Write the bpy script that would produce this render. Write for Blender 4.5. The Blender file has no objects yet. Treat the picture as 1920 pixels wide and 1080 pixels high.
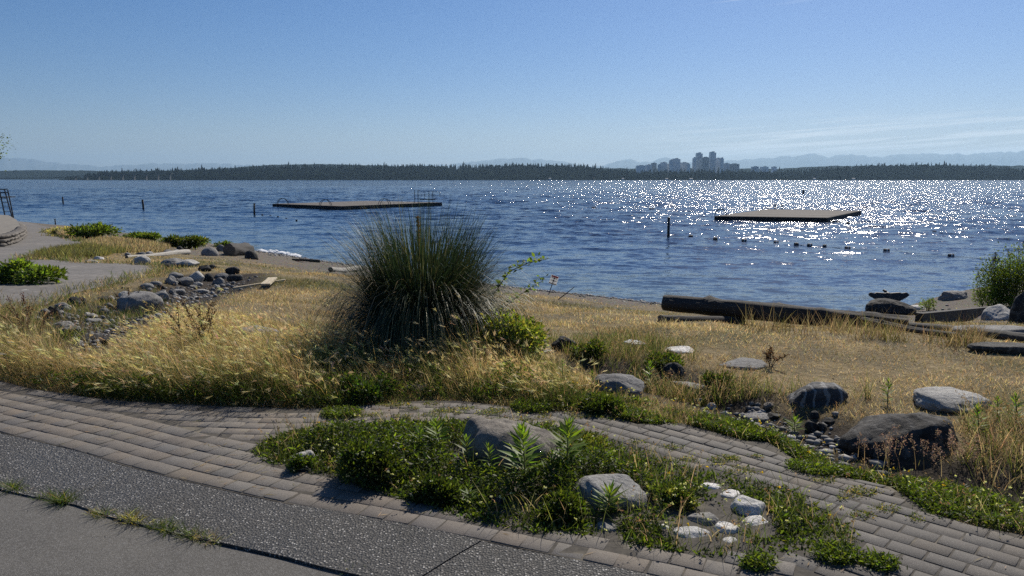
import bpy, bmesh, math, random
import numpy as np
from mathutils import Vector, Matrix, noise as mnoise
from mathutils.geometry import delaunay_2d_cdt

random.seed(7)
rng = np.random.default_rng(11)
S = bpy.context.scene
COL = S.collection
R = math.radians

# ------------------------------------------------------------------ camera
F = 1387.0                      # focal length in pixels of a 1920 wide frame
CAMZ = 4.0
HOR = 335.5
TH = math.atan((540 - HOR) / F)
cam = bpy.data.cameras.new("camera")
cam.sensor_width = 36
cam.lens = F / 1920 * 36
cam.clip_start = 0.05
cam.clip_end = 60000
camo = bpy.data.objects.new("camera", cam)
COL.objects.link(camo)
camo.location = (0, 0, CAMZ)
camo.rotation_euler = (math.pi / 2 - TH, 0, 0)
S.camera = camo

def ray(u, v):
    yc = (540 - v) / F
    return np.array([(u - 960) / F, math.cos(TH) + yc * math.sin(TH), -math.sin(TH) + yc * math.cos(TH)])

def at_z(u, v, z=0.0):
    d = ray(u, v)
    t = (z - CAMZ) / d[2]
    return np.array([d[0] * t, d[1] * t, z])

def at_y(u, v, y):
    d = ray(u, v)
    t = y / d[1]
    return np.array([d[0] * t, y, CAMZ + d[2] * t])

# ------------------------------------------------------------------ noise
def _hash(ix, iy, seed):
    h = (ix.astype(np.int64) * 374761393 + iy.astype(np.int64) * 668265263 + seed * 974711) & 0x7FFFFFFF
    h = ((h ^ (h >> 13)) * 1274126177) & 0x7FFFFFFF
    h = h ^ (h >> 16)
    return (h & 0xFFFF) / 65535.0

def vnoise(x, y, seed=0):
    x = np.asarray(x, float); y = np.asarray(y, float)
    ix = np.floor(x); iy = np.floor(y)
    fx = x - ix; fy = y - iy
    fx = fx * fx * (3 - 2 * fx); fy = fy * fy * (3 - 2 * fy)
    a = _hash(ix, iy, seed); b = _hash(ix + 1, iy, seed)
    c = _hash(ix, iy + 1, seed); d = _hash(ix + 1, iy + 1, seed)
    return (a * (1 - fx) + b * fx) * (1 - fy) + (c * (1 - fx) + d * fx) * fy

def fbm(x, y, seed=0, oct=4):
    s = 0; a = 0.5; f = 1.0
    for k in range(oct):
        s = s + a * vnoise(np.asarray(x) * f, np.asarray(y) * f, seed + k * 17)
        a *= 0.5; f *= 2.03
    return s / (1 - 0.5 ** oct)

def sstep(a, b, x):
    t = np.clip((np.asarray(x, float) - a) / (b - a), 0, 1)
    return t * t * (3 - 2 * t)

# ------------------------------------------------------------------ terrain
SHORE_PX = [(20, 413), (60, 417), (102, 421), (143, 424), (250, 438), (330, 448), (400, 457), (483, 470), (550, 480), (600, 488),
            (660, 496), (760, 511), (860, 525), (947, 536), (1030, 546), (1110, 554), (1241, 569), (1330, 577), (1450, 584),
            (1560, 586), (1640, 584), (1700, 574), (1750, 558), (1800, 545), (1870, 534)]
sp = [at_z(u, v)[:2] for u, v in SHORE_PX]
SHORE = np.array([(-9000., 900.), (-900., 210.), (-160., 112.)] + [tuple(p) for p in sp] + [(30., 34.), (60., 40.), (400., 60.), (9000., 300.)])

def seg_dist(x, y, poly):
    x = np.asarray(x, float).ravel(); y = np.asarray(y, float).ravel()
    best = np.full(x.shape, 1e18)
    for (x0, y0), (x1, y1) in zip(poly[:-1], poly[1:]):
        dx, dy = x1 - x0, y1 - y0
        L = dx * dx + dy * dy
        t = np.clip(((x - x0) * dx + (y - y0) * dy) / L, 0, 1)
        best = np.minimum(best, (x - x0 - t * dx) ** 2 + (y - y0 - t * dy) ** 2)
    return np.sqrt(best)

def shore_s(x, y):
    x = np.asarray(x, float); y = np.asarray(y, float)
    d = seg_dist(x, y, SHORE).reshape(x.shape)
    sgn = np.where(np.interp(x, SHORE[:, 0], SHORE[:, 1]) >= y, 1.0, -1.0)
    return d * sgn

def inpoly(x, y, poly):
    x = np.asarray(x, float); y = np.asarray(y, float)
    c = np.zeros(x.shape, bool)
    n = len(poly)
    for i in range(n):
        x0, y0 = poly[i]; x1, y1 = poly[(i + 1) % n]
        if y0 == y1: continue
        m = ((y0 > y) != (y1 > y)) & (x < (x1 - x0) * (y - y0) / (y1 - y0) + x0)
        c ^= m
    return c

DIPS = []       # (polyline, width, depth)
MOUNDS = []     # (x, y, radius, height)
def base_h(x, y):
    x = np.asarray(x, float); y = np.asarray(y, float)
    s = shore_s(x, y)
    cap = 2.4 - 0.04 * np.clip(y - 8, 0, 49)
    k = 5.0
    a = 0.16 * s
    z = np.where(a > cap + 3, cap, -np.log(np.exp(-k * np.clip(a, -8, cap + 3)) + np.exp(-k * cap)) / k)
    z = np.where(s < 0, np.maximum(0.10 * s, -6) - 0.02, z)
    w = sstep(9.5, 6.0, y) * sstep(4, 9, s)
    z = z * (1 - w) + 2.4 * w
    return z

PATHS = []      # plan polygons kept smooth
def H(x, y):
    x = np.asarray(x, float); y = np.asarray(y, float)
    z = base_h(x, y)
    for poly, w, d in DIPS:
        dd = seg_dist(x, y, poly).reshape(x.shape)
        z = z - d * np.exp(-(dd / w) ** 2)
    for mx, my, r, h in MOUNDS:
        z = z + h * np.exp(-((x - mx) ** 2 + (y - my) ** 2) / (r * r))
    r = np.hypot(x, y)
    bump = (fbm(x * 0.9, y * 0.9, 3, 3) - 0.5) * 0.16 * sstep(5.5, 8, y) + (fbm(x * .25, y * .25, 5, 2) - .5) * .25 * sstep(10, 16, y)
    mask = sstep(0.3, 3.0, shore_s(x, y)) * sstep(120, 70, r)
    for poly in PATHS:
        pp = np.array(list(poly) + [poly[0]])
        d = seg_dist(x, y, pp).reshape(x.shape)
        d = np.where(inpoly(x, y, poly), 0, d)
        mask = mask * sstep(0.0, 0.8, d)
    return z + bump * mask

def P(u, v, fn=None):
    """ground point seen at a pixel of the photograph's frame"""
    fn = fn or H
    d = ray(u, v)
    t = np.geomspace(1.5, 130, 700)
    zz = CAMZ + d[2] * t - fn(d[0] * t, d[1] * t)
    k = np.argmax(zz < 0)
    if zz[k] >= 0: k = len(t) - 1
    if k == 0: k = 1
    a, b = zz[k - 1], zz[k]
    f = a / (a - b) if a != b else 0
    tt = t[k - 1] + (t[k] - t[k - 1]) * f
    return np.array([d[0] * tt, d[1] * tt, CAMZ + d[2] * tt])

def plan(pts):
    return [tuple(P(u, v, base_h)[:2]) for u, v in pts]

def mpp(p):
    """metres per photo pixel at a ground point"""
    return (p[1] * math.cos(TH) + (CAMZ - p[2]) * math.sin(TH)) / F

# ------------------------------------------------------------------ plan outlines
STRIP_TOP = [(-700, 640), (-300, 742), (0, 815), (143, 848), (228, 876), (407, 921), (542, 950), (640, 966), (757, 988), (897, 1018), (1080, 1055), (1200, 1080), (1500, 1150)]
STRIP_BOT = [(1000, 1165), (640, 1078), (530, 1051), (407, 1023), (293, 994), (228, 978), (143, 950), (45, 931), (0, 922), (-300, 848), (-700, 740)]
st_t = plan(STRIP_TOP); st_b = plan(STRIP_BOT)
GRASS_EDGE = [(-700, 560), (-300, 655), (-80, 700), (0, 717), (53, 731), (163, 748), (244, 757), (346, 762), (428, 766), (560, 770), (640, 769), (700, 762), (792, 755), (862, 755),
              (968, 767), (1003, 776), (1083, 774), (1139, 781), (1194, 799), (1278, 797), (1325, 810), (1397, 829), (1440, 826), (1487, 852), (1560, 886), (1611, 884), (1669, 902),
              (1749, 967), (1820, 990), (1920, 1009), (2200, 1075)]
ge = plan(GRASS_EDGE)
BED = [(474, 850), (495, 832), (540, 815), (600, 806), (700, 800), (850, 792), (1000, 800), (1090, 815), (1190, 845), (1290, 880), (1400, 905), (1480, 918), (1545, 965), (1610, 1008),
       (1600, 1030), (1520, 1040), (1440, 1046), (1350, 1048), (1250, 1040), (1170, 1022), (1080, 1008), (950, 998), (870, 976), (780, 950), (700, 925), (620, 903), (560, 886), (495, 868)]
bed = plan(BED)
front_path = ge + [(3.6, 1.2), (1.9, 0.9)] + st_t[::-1]
strip_poly = st_t + [(1.3, 1.1)] + st_b
road_poly = st_b[::-1] + [(1.0, .7), (0.6, -3.5), (-14, -3.5), (-14, 6)]
LEFT_PATH = [(-60, 600), (0, 578), (90, 572), (130, 552), (200, 535), (270, 520), (305, 505), (300, 497), (240, 494), (160, 492), (95, 484), (60, 482), (100, 470), (165, 462), (150, 450), (110, 444),
             (92, 436), (100, 427), (60, 419), (25, 414), (-60, 410), (-250, 425), (-100, 440), (0, 460), (38, 446), (42, 425), (20, 418), (-60, 424), (-120, 450), (-60, 480), (0, 497), (60, 488),
             (95, 505), (122, 520), (95, 535), (60, 547), (0, 556), (-60, 575)]
left_path = plan([(-90, 610), (0, 580), (85, 573), (130, 553), (200, 536), (265, 521), (308, 505), (300, 498), (240, 495), (160, 493), (95, 487), (50, 488), (75, 476), (125, 467), (165, 460), (150, 450),
                  (112, 444), (92, 436), (100, 427), (60, 419), (25, 414), (-60, 409), (-200, 410), (-200, 470), (-60, 520), (-90, 560)])
left_bed = plan([(-120, 490), (0, 488), (60, 484), (95, 497), (108, 516), (80, 528), (45, 540), (0, 556), (-120, 570)])
PATHS += [front_path, left_path]
RIGHT_SWALE = plan([(1130, 690), (1220, 702), (1300, 722), (1370, 748), (1440, 772), (1530, 800), (1600, 850), (1760, 880), (1900, 900), (2100, 960)])
LEFT_SWALE = plan([(90, 640), (150, 618), (185, 596), (240, 580), (330, 548), (390, 535), (420, 520)])
DIPS += [(RIGHT_SWALE, 0.32, 0.13), (LEFT_SWALE, 0.6, 0.16)]

# ------------------------------------------------------------------ object helpers
def tag(o, label=None, cat=None, group=None, kind=None):
    if label: o["label"] = label
    if cat: o["category"] = cat
    if group: o["group"] = group
    if kind: o["kind"] = kind
    return o

def link(name, me, parent=None, mats=None):
    o = bpy.data.objects.new(name, me)
    COL.objects.link(o)
    if mats:
        for m in (mats if isinstance(mats, (list, tuple)) else [mats]):
            me.materials.append(m)
    if parent is not None: o.parent = parent
    return o

def empty(name, loc, rz=0.0):
    o = bpy.data.objects.new(name, None)
    o.empty_display_size = 0.2
    COL.objects.link(o)
    o.location = loc
    o.rotation_euler = (0, 0, rz)
    return o

def trimesh(name, verts, tris, smooth=False, cols=None):
    verts = np.ascontiguousarray(verts, np.float32); tris = np.ascontiguousarray(tris, np.int32)
    me = bpy.data.meshes.new(name)
    me.vertices.add(len(verts)); me.vertices.foreach_set("co", verts.ravel())
    me.loops.add(tris.size); me.loops.foreach_set("vertex_index", tris.ravel())
    me.polygons.add(len(tris))
    me.polygons.foreach_set("loop_start", np.arange(0, tris.size, 3, dtype=np.int32))
    if smooth: me.polygons.foreach_set("use_smooth", np.ones(len(tris), bool))
    if cols is not None:
        at = me.attributes.new("tint", "FLOAT_COLOR", "POINT")
        c = np.ones((len(verts), 4), np.float32); c[:, :3] = cols
        at.data.foreach_set("color", c.ravel())
    me.update(calc_edges=True)
    return me

class MB:
    """collects boxes, tubes and fans into one mesh"""
    def __init__(s): s.v = []; s.f = []; s.n = 0
    def add(s, verts, faces):
        s.v.append(np.asarray(verts, float)); s.f += [[i + s.n for i in f] for f in faces]; s.n += len(verts)
    def box(s, c, size, rz=0.0, rx=0.0, ry=0.0):
        sx, sy, sz = [k / 2 for k in size]
        v = np.array([(x, y, z) for z in (-sz, sz) for y in (-sy, sy) for x in (-sx, sx)])
        M = np.array(Matrix.Rotation(rz, 3, 'Z') @ Matrix.Rotation(ry, 3, 'Y') @ Matrix.Rotation(rx, 3, 'X'))
        s.add(v @ M.T + np.asarray(c, float), [(0, 2, 3, 1), (4, 5, 7, 6), (0, 1, 5, 4), (2, 6, 7, 3), (0, 4, 6, 2), (1, 3, 7, 5)])
        return s
    def tube(s, pts, rad, n=8, caps=True):
        pts = [np.asarray(p, float) for p in pts]
        if not hasattr(rad, '__len__'): rad = [rad] * len(pts)
        V = []; prev = None
        for i, p in enumerate(pts):
            d = pts[min(i + 1, len(pts) - 1)] - pts[max(i - 1, 0)]
            d = d / (np.linalg.norm(d) + 1e-9)
            if prev is None:
                up = np.array([0, 0, 1.]) if abs(d[2]) < .9 else np.array([1., 0, 0])
            else: up = prev
            a = np.cross(up, d); a /= np.linalg.norm(a) + 1e-9
            b = np.cross(d, a); prev = b
            for k in range(n):
                t = 2 * math.pi * k / n
                V.append(p + rad[i] * (math.cos(t) * a + math.sin(t) * b))
        Fc = []
        for i in range(len(pts) - 1):
            for k in range(n):
                k2 = (k + 1) % n
                Fc.append((i * n + k, i * n + k2, (i + 1) * n + k2, (i + 1) * n + k))
        if caps:
            Fc.append(tuple(range(n - 1, -1, -1))); Fc.append(tuple((len(pts) - 1) * n + k for k in range(n)))
        s.add(V, Fc); return s
    def mesh(s, name, smooth=False):
        me = bpy.data.meshes.new(name)
        me.from_pydata(np.concatenate(s.v).tolist(), [], s.f)
        if smooth: me.polygons.foreach_set("use_smooth", [True] * len(me.polygons))
        me.update(); return me
    def obj(s, name, mat, parent=None, smooth=False):
        return link(name, s.mesh(name, smooth), parent, mat)

# ------------------------------------------------------------------ material helpers
class NT:
    def __init__(s, m): s.t = m.node_tree; s.n = s.t.nodes; s.l = s.t.links
    def node(s, typ, **kw):
        nd = s.n.new(typ)
        for k, v in kw.items():
            if k.startswith('i_'):
                k2 = k[2:]; k2 = int(k2) if k2.isdigit() else k2.replace('_', ' ')
                s.set(nd.inputs[k2], v)
            else: setattr(nd, k, v)
        return nd
    def set(s, inp, v):
        if isinstance(v, bpy.types.NodeSocket): s.l.new(v, inp)
        else:
            if hasattr(inp.default_value, '__len__') and not isinstance(v, str) and len(v) == 3 and len(inp.default_value) == 4: v = (*v, 1)
            inp.default_value = v
    def noise(s, vec, scale, detail=4, rough=.55, dist=0):
        nd = s.node('ShaderNodeTexNoise', i_Scale=scale, i_Detail=detail, i_Roughness=rough, i_Distortion=dist)
        if vec is not None: s.l.new(vec, nd.inputs['Vector'])
        return nd
    def ramp(s, fac, stops, interp='LINEAR'):
        nd = s.node('ShaderNodeValToRGB'); r = nd.color_ramp; r.interpolation = interp
        while len(r.elements) < len(stops): r.elements.new(.5)
        for e, (p, c) in zip(r.elements, stops):
            e.position = p; e.color = (*c, 1) if len(c) == 3 else c
        s.l.new(fac, nd.inputs[0]); return nd.outputs[0]
    def mix(s, fac, a, b, mode='MIX'):
        nd = s.node('ShaderNodeMix', data_type='RGBA', blend_type=mode)
        s.set(nd.inputs[0], fac); s.set(nd.inputs[6], a); s.set(nd.inputs[7], b)
        return nd.outputs[2]
    def math(s, op, a, b=None, c=None, clamp=False):
        nd = s.node('ShaderNodeMath', operation=op, use_clamp=clamp)
        s.set(nd.inputs[0], a)
        if b is not None: s.set(nd.inputs[1], b)
        if c is not None: s.set(nd.inputs[2], c)
        return nd.outputs[0]
    def maprange(s, v, a, b, c=0., d=1., smooth=True):
        nd = s.node('ShaderNodeMapRange', interpolation_type='SMOOTHSTEP' if smooth else 'LINEAR')
        s.set(nd.inputs[0], v)
        for i, k in enumerate((a, b, c, d)): nd.inputs[1 + i].default_value = k
        return nd.outputs[0]
    def bump(s, h, strength=.5, dist=.01):
        return s.node('ShaderNodeBump', i_Height=h, i_Strength=strength, i_Distance=dist).outputs[0]

def mat(name):
    m = bpy.data.materials.new(name); m.use_nodes = True
    t = NT(m); p = t.n['Principled BSDF']
    return m, t, p

def simple(name, col, rough=.7, var=.25, scale=8., bump=.3, bdist=.01, metal=0.):
    m, t, p = mat(name)
    geo = t.node('ShaderNodeTexCoord').outputs['Object']
    n = t.noise(geo, scale, 5, .6)
    c = np.array(col)
    t.set(p.inputs['Base Color'], t.ramp(n.outputs[0], [(.25, tuple(c * (1 - var))), (.75, tuple(c * (1 + var)))]))
    p.inputs['Roughness'].default_value = rough; p.inputs['Metallic'].default_value = metal
    if bump:
        n2 = t.noise(geo, scale * 5, 4, .6)
        t.set(p.inputs['Normal'], t.bump(n2.outputs[0], bump, bdist))
    return m

def leaf_mat(name, rough=.5, trans=.45, spec=.3, gain=1.0, tgain=(1.25, 1.2, .7)):
    """thin leaves: reflected and transmitted light, colour from the mesh's own tint"""
    m, t, p = mat(name)
    a = t.node('ShaderNodeAttribute', attribute_name='tint').outputs['Color']
    t.set(p.inputs['Base Color'], a)
    p.inputs['Roughness'].default_value = rough
    p.inputs['Specular IOR Level'].default_value = spec
    tr = t.node('ShaderNodeBsdfTranslucent')
    t.set(tr.inputs['Color'], t.mix(1.0, a, tgain, 'MULTIPLY'))
    mx = t.node('ShaderNodeMixShader', i_0=trans)
    t.l.new(p.outputs[0], mx.inputs[1]); t.l.new(tr.outputs[0], mx.inputs[2])
    t.l.new(mx.outputs[0], t.n['Material Output'].inputs['Surface'])
    return m
# ================================================================== light and sky
SUN_AZ, SUN_EL = R(26), R(41)
w = bpy.data.worlds.new("World"); S.world = w; w.use_nodes = True
wt = NT(w)
bg = wt.n['Background']
sky = wt.node('ShaderNodeTexSky', sky_type='NISHITA')
sky.sun_disc = False; sky.sun_elevation = SUN_EL; sky.sun_rotation = SUN_AZ
sky.altitude = 50; sky.air_density = 1.0; sky.dust_density = 0.45; sky.ozone_density = 5.0
dirn = wt.node('ShaderNodeTexCoord').outputs['Generated']
sep = wt.node('ShaderNodeSeparateXYZ'); wt.l.new(dirn, sep.inputs[0])
az = wt.math('ARCTAN2', sep.outputs[0], sep.outputs[1])
el = wt.math('ARCSINE', sep.outputs[2])
cv = wt.node('ShaderNodeCombineXYZ'); wt.l.new(wt.math('MULTIPLY', az, 5.0), cv.inputs[0])
wt.l.new(wt.math('ADD', wt.math('MULTIPLY', el, 150.0), wt.math('MULTIPLY', az, -9.0)), cv.inputs[1])
cn = wt.noise(cv.outputs[0], 1.0, 6, .6, .6)
low = wt.math('MULTIPLY', wt.maprange(el, .012, .03), wt.maprange(el, .085, .05))
low = wt.math('MULTIPLY', low, wt.maprange(az, .12, .34))
cl1 = wt.math('MULTIPLY', wt.maprange(cn.outputs[0], .42, .62), low)
hi = wt.math('MULTIPLY', wt.math('MULTIPLY', wt.maprange(el, .205, .222), wt.maprange(az, .20, .27)), wt.maprange(az, .42, .34))
cl2 = wt.math('MULTIPLY', wt.maprange(cn.outputs[0], .45, .75), hi)
cloud = wt.math('MULTIPLY', wt.math('ADD', cl1, cl2, clamp=True), .58)
hs = wt.node('ShaderNodeHueSaturation', i_Saturation=1.25); wt.l.new(sky.outputs[0], hs.inputs['Color'])
clear = wt.mix(1.0, hs.outputs[0], (.98, .92, 1.04), 'MULTIPLY')
wt.set(bg.inputs['Color'], wt.mix(cloud, clear, (13.5, 14., 14.3)))
bg.inputs['Strength'].default_value = 0.067
sl = bpy.data.lights.new("sun", 'SUN'); sl.energy = 5.0; sl.angle = R(0.5); sl.color = (1, .93, .82)
so = bpy.data.objects.new("sun", sl); COL.objects.link(so)
sdir = Vector((math.sin(SUN_AZ) * math.cos(SUN_EL), math.cos(SUN_AZ) * math.cos(SUN_EL), math.sin(SUN_EL)))
so.rotation_euler = sdir.to_track_quat('Z', 'Y').to_euler()
so.location = (20, 40, 60)
S.view_settings.view_transform = 'Standard'; S.view_settings.look = 'None'
S.view_settings.exposure = 0.12; S.view_settings.gamma = 1.0
S.cycles.max_bounces = 6; S.cycles.diffuse_bounces = 3; S.cycles.glossy_bounces = 3
S.cycles.transmission_bounces = 4; S.cycles.transparent_max_bounces = 8
S.cycles.volume_bounces = 0
S.cycles.use_denoising = False
S.cycles.use_adaptive_sampling = False
S.cycles.sample_clamp_indirect = 4.0

# air
bm = bmesh.new(); bmesh.ops.create_cube(bm, size=1)
me = bpy.data.meshes.new("haze"); bm.to_mesh(me); bm.free()
hz, ht, hp = mat("haze_air")
ht.n.remove(hp)
hz.cycles.volume_sampling = 'DISTANCE'
hz.cycles.homogeneous_volume = True
pv = ht.node('ShaderNodeVolumePrincipled')
pv.inputs['Color'].default_value = (.48, .74, 1, 1)
pv.inputs['Density'].default_value = 0.45e-4
pv.inputs['Anisotropy'].default_value = 0.3
ht.l.new(pv.outputs[0], ht.n['Material Output'].inputs['Volume'])
o = link("haze", me, None, hz); o.scale = (66000, 66000, 985); o.location = (0, 0, 484.5)
tag(o, kind="stuff")

# ================================================================== ground sheet
rad = np.concatenate([np.geomspace(0.5, 85, 330), np.geomspace(95, 31000, 46)])
nA = 520
fa = np.linspace(-R(48), R(48), 400, endpoint=False)
ba = np.linspace(R(48), 2 * math.pi - R(48), 120, endpoint=False)
ang = np.concatenate([fa, ba])
RR, AA = np.meshgrid(rad, ang, indexing='ij')
X = RR * np.sin(AA); Y = RR * np.cos(AA)
Z = H(X, Y)
V = np.stack([X, Y, Z], -1).reshape(-1, 3)
V = np.vstack([V, [[0, 0, 2.4]]])
i = np.arange(len(rad) - 1)[:, None]; j = np.arange(nA)[None, :]; j2 = (j + 1) % nA
a_, b_, c_, d_ = i * nA + j, i * nA + j2, (i + 1) * nA + j2, (i + 1) * nA + j
T = np.concatenate([np.stack([a_, d_, c_], -1).reshape(-1, 3), np.stack([a_, c_, b_], -1).reshape(-1, 3)])
cen = len(V) - 1
T = np.concatenate([T, np.stack([np.full(nA, cen), np.arange(nA), (np.arange(nA) + 1) % nA], -1)])
# what lies on the ground: straw, green, gravel, soil (a plan map)
xs, ys = V[:, 0], V[:, 1]
ss = shore_s(xs, ys)
def ground_mix(xs, ys):
    """weights: gravel, soil, green"""
    ss = shore_s(xs, ys)
    n1 = fbm(xs * .5, ys * .5, 21, 4); n2 = fbm(xs * 1.6, ys * 1.6, 31, 3)
    gr = sstep(10.5 + 7 * (n1 - .5), 6.5 + 7 * (n1 - .5), ss)
    so_ = np.zeros_like(xs)
    for poly, w_, d_2 in DIPS:
        dd = seg_dist(xs, ys, poly)
        so_ = np.maximum(so_, sstep(w_ * 1.9, w_ * .9, dd + (n2 - .5) * .5))
    green = sstep(.5, .68, n1 + .25 * (n2 - .5)) * .7
    return gr, so_, green
gr, so_, green = ground_mix(xs, ys)
cols = np.stack([gr, so_, green], -1)
me = trimesh("ground", V, T, True, cols)
m, t, p = mat("ground")
pos = t.node('ShaderNodeNewGeometry').outputs['Position']
at = t.node('ShaderNodeAttribute', attribute_name='tint'); sp3 = t.node('ShaderNodeSeparateColor'); t.l.new(at.outputs['Color'], sp3.inputs[0])
n1 = t.noise(pos, 1.3, 6, .6); n2 = t.noise(pos, 14, 5, .65); n3 = t.noise(pos, 70, 4, .7)
straw = t.ramp(n2.outputs[0], [(.25, (.16, .118, .06)), (.5, (.29, .22, .115)), (.75, (.42, .33, .19))])
straw = t.mix(t.maprange(n1.outputs[0], .38, .62), straw, t.ramp(n3.outputs[0], [(.3, (.10, .085, .05)), (.7, (.26, .21, .13))]))
grn = t.ramp(n2.outputs[0], [(.3, (.045, .055, .02)), (.7, (.13, .125, .05))])
vor = t.node('ShaderNodeTexVoronoi', i_Scale=26.); t.l.new(pos, vor.inputs['Vector'])
gv = t.ramp(n3.outputs[0], [(.25, (.07, .06, .05)), (.5, (.15, .13, .105)), (.8, (.30, .27, .23))])
gv = t.mix(.35, gv, vor.outputs['Color'], 'SOFT_LIGHT')
soil = t.ramp(n2.outputs[0], [(.3, (.025, .02, .016)), (.7, (.085, .068, .052))])
c = t.mix(sp3.outputs[2], straw, grn)
c = t.mix(sp3.outputs[0], c, gv)
c = t.mix(sp3.outputs[1], c, soil)
t.set(p.inputs['Base Color'], c)
p.inputs['Roughness'].default_value = .95; p.inputs['Specular IOR Level'].default_value = .15
hh = t.math('ADD', t.math('MULTIPLY', n2.outputs[0], 1.), t.math('MULTIPLY', n3.outputs[0], .5))
t.set(p.inputs['Normal'], t.bump(hh, .9, .05))
tag(link("ground", me, None, m), kind="structure")

# ================================================================== water
rad = np.concatenate([[5], np.geomspace(14, 420, 760), np.geomspace(430, 30500, 40)])
fa = np.linspace(-R(42), R(42), 760, endpoint=False); ba = np.linspace(R(42), 2 * math.pi - R(42), 60, endpoint=False)
ang = np.concatenate([fa, ba]); nA = len(ang)
RR, AA = np.meshgrid(rad, ang, indexing='ij')
X = RR * np.sin(AA); Y = RR * np.cos(AA)
sp_r = np.gradient(rad)[:, None] * np.ones_like(RR); sp_a = np.gradient(ang)[None, :] * RR
spc = np.maximum(sp_r, np.where(np.abs(((AA + math.pi) % (2 * math.pi)) - math.pi) < R(41), sp_a, 99.))
shd = np.clip(-shore_s(X.ravel(), Y.ravel()).reshape(X.shape), 0, 400)
amp = sstep(0, 4, shd) * (.30 + .5 * sstep(3, 30, shd) + .28 * sstep(25, 90, shd)) * (.75 + .5 * fbm(X * .03, Y * .05, 55, 3))
Z = np.zeros_like(X); wr = np.random.default_rng(17); NW = 46
for q in range(NW):
    lam = 0.55 * (9.0 / .55) ** wr.random(); th = R(-100) + wr.normal(0, R(24)); k_ = 2 * math.pi / lam
    sl0 = .021 * (1 + .5 * (lam < 2))
    ph = (X * math.cos(th) + Y * math.sin(th)) * k_ + wr.uniform(0, 6.28) + 1.5 * fbm(X / lam * .12, Y / lam * .12, 100 + q, 2)
    Z += sl0 * math.sqrt(2) / k_ * np.sin(ph) * sstep(2.2, 4.5, lam / spc)
Z *= amp
V = np.stack([X, Y, Z], -1).reshape(-1, 3)
i = np.arange(len(rad) - 1)[:, None]; j = np.arange(nA)[None, :]; j2 = (j + 1) % nA
a_, b_, c_, d_ = i * nA + j, i * nA + j2, (i + 1) * nA + j2, (i + 1) * nA + j
T = np.concatenate([np.stack([a_, d_, c_], -1).reshape(-1, 3), np.stack([a_, c_, b_], -1).reshape(-1, 3)])
me = trimesh("water", V, T, True)
m, t, p = mat("lake_water")
pos = t.node('ShaderNodeNewGeometry').outputs['Position']
sx = t.node('ShaderNodeSeparateXYZ'); t.l.new(pos, sx.inputs[0])
# distance from the beach, roughly: shoreline runs from far left to near right
sh = t.math('ADD', sx.outputs[1], t.math('MULTIPLY', sx.outputs[0], .72))
calm = t.math('MULTIPLY', t.maprange(sh, 24, 105, .26, 1.0), t.maprange(sh, 50, 300, 1.0, 1.6))
def wav(scale, sxy, det, seed):
    mp = t.node('ShaderNodeMapping'); t.l.new(pos, mp.inputs[0])
    mp.inputs['Scale'].default_value = (sxy[0], sxy[1], 1); mp.inputs['Rotation'].default_value = (0, 0, R(14)); mp.inputs['Location'].default_value = (seed, seed * 1.7, 0)
    return t.noise(mp.outputs[0], scale, det, .55)
wa = wav(.55, (.55, 1.0), 3, 3.1)     # long ripples
wb = wav(2.6, (.5, 1.0), 3, 11.7)
wd_ = wav(13., (.5, 1.0), 2, 21.3)     # short chop
wc = wav(.06, (.5, 1.0), 2, 5.3)      # patches of breeze
gust = t.maprange(wc.outputs[0], .3, .7, .75, 1.2)
def vadd(a, b): 
    nd = t.node('ShaderNodeVectorMath', operation='ADD'); t.l.new(a, nd.inputs[0]); t.l.new(b, nd.inputs[1]); return nd.outputs[0]
def vscale(a, k):
    nd = t.node('ShaderNodeVectorMath', operation='SCALE'); t.l.new(a, nd.inputs[0]); t.set(nd.inputs['Scale'], k); return nd.outputs[0]
def vsub(a):
    nd = t.node('ShaderNodeVectorMath', operation='SUBTRACT'); t.l.new(a, nd.inputs[0]); nd.inputs[1].default_value = (.5, .5, .5); return nd.outputs[0]
sl_ = vadd(vscale(vsub(wa.outputs['Color']), 1.0), vscale(vsub(wb.outputs['Color']), 1.9))
sl_ = vadd(sl_, vscale(vsub(wd_.outputs['Color']), 1.3))
sl_ = vscale(sl_, t.math('MULTIPLY', calm, gust))
fl = t.node('ShaderNodeVectorMath', operation='MULTIPLY'); t.l.new(sl_, fl.inputs[0]); fl.inputs[1].default_value = (.74, 1.0, 0)
up = t.node('ShaderNodeNewGeometry')
nn = t.node('ShaderNodeVectorMath', operation='NORMALIZE'); t.l.new(vadd(fl.outputs[0], up.outputs['Normal']), nn.inputs[0])
t.l.new(nn.outputs[0], p.inputs['Normal'])
shal = t.maprange(sh, 23.5, 40, 0, 1)
t.set(p.inputs['Base Color'], t.mix(shal, (.035, .045, .04), (.006, .026, .075)))
p.inputs['Roughness'].default_value = .11; p.inputs['IOR'].default_value = 1.333
tag(link("water", me, None, m), kind="structure")

# ================================================================== far shore
def prof(u, pts):
    a = np.array(pts); return np.interp(u, a[:, 0], a[:, 1])
SH_Y = 2600.
near_top = [(-300, 337), (110, 337), (150, 331), (200, 321), (260, 318), (400, 315), (480, 311), (560, 309), (700, 308), (900, 309), (1000, 306), (1100, 309), (1150, 317), (1200, 319), (1300, 318), (1400, 319), (1500, 318),
            (1540, 313), (1600, 308), (1680, 306), (1760, 307), (1850, 310), (1900, 314), (2000, 312), (2400, 310), (3200, 312)]
def far_ground(u, dep):
    """ground height of the far shore; dep metres behind the waterline"""
    tot = (HOR - prof(u, near_top)) * (SH_Y + 420) / F + 4
    g = np.maximum(tot - 21, 0.6) * sstep(-20, 420, dep) 
    return g + np.where(tot > 4, 1.0, -3.0) * sstep(-5, 20, dep) + 6 * (fbm(u * .02, dep * .01, 41, 3) - .5) * sstep(10, 120, dep)
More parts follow.
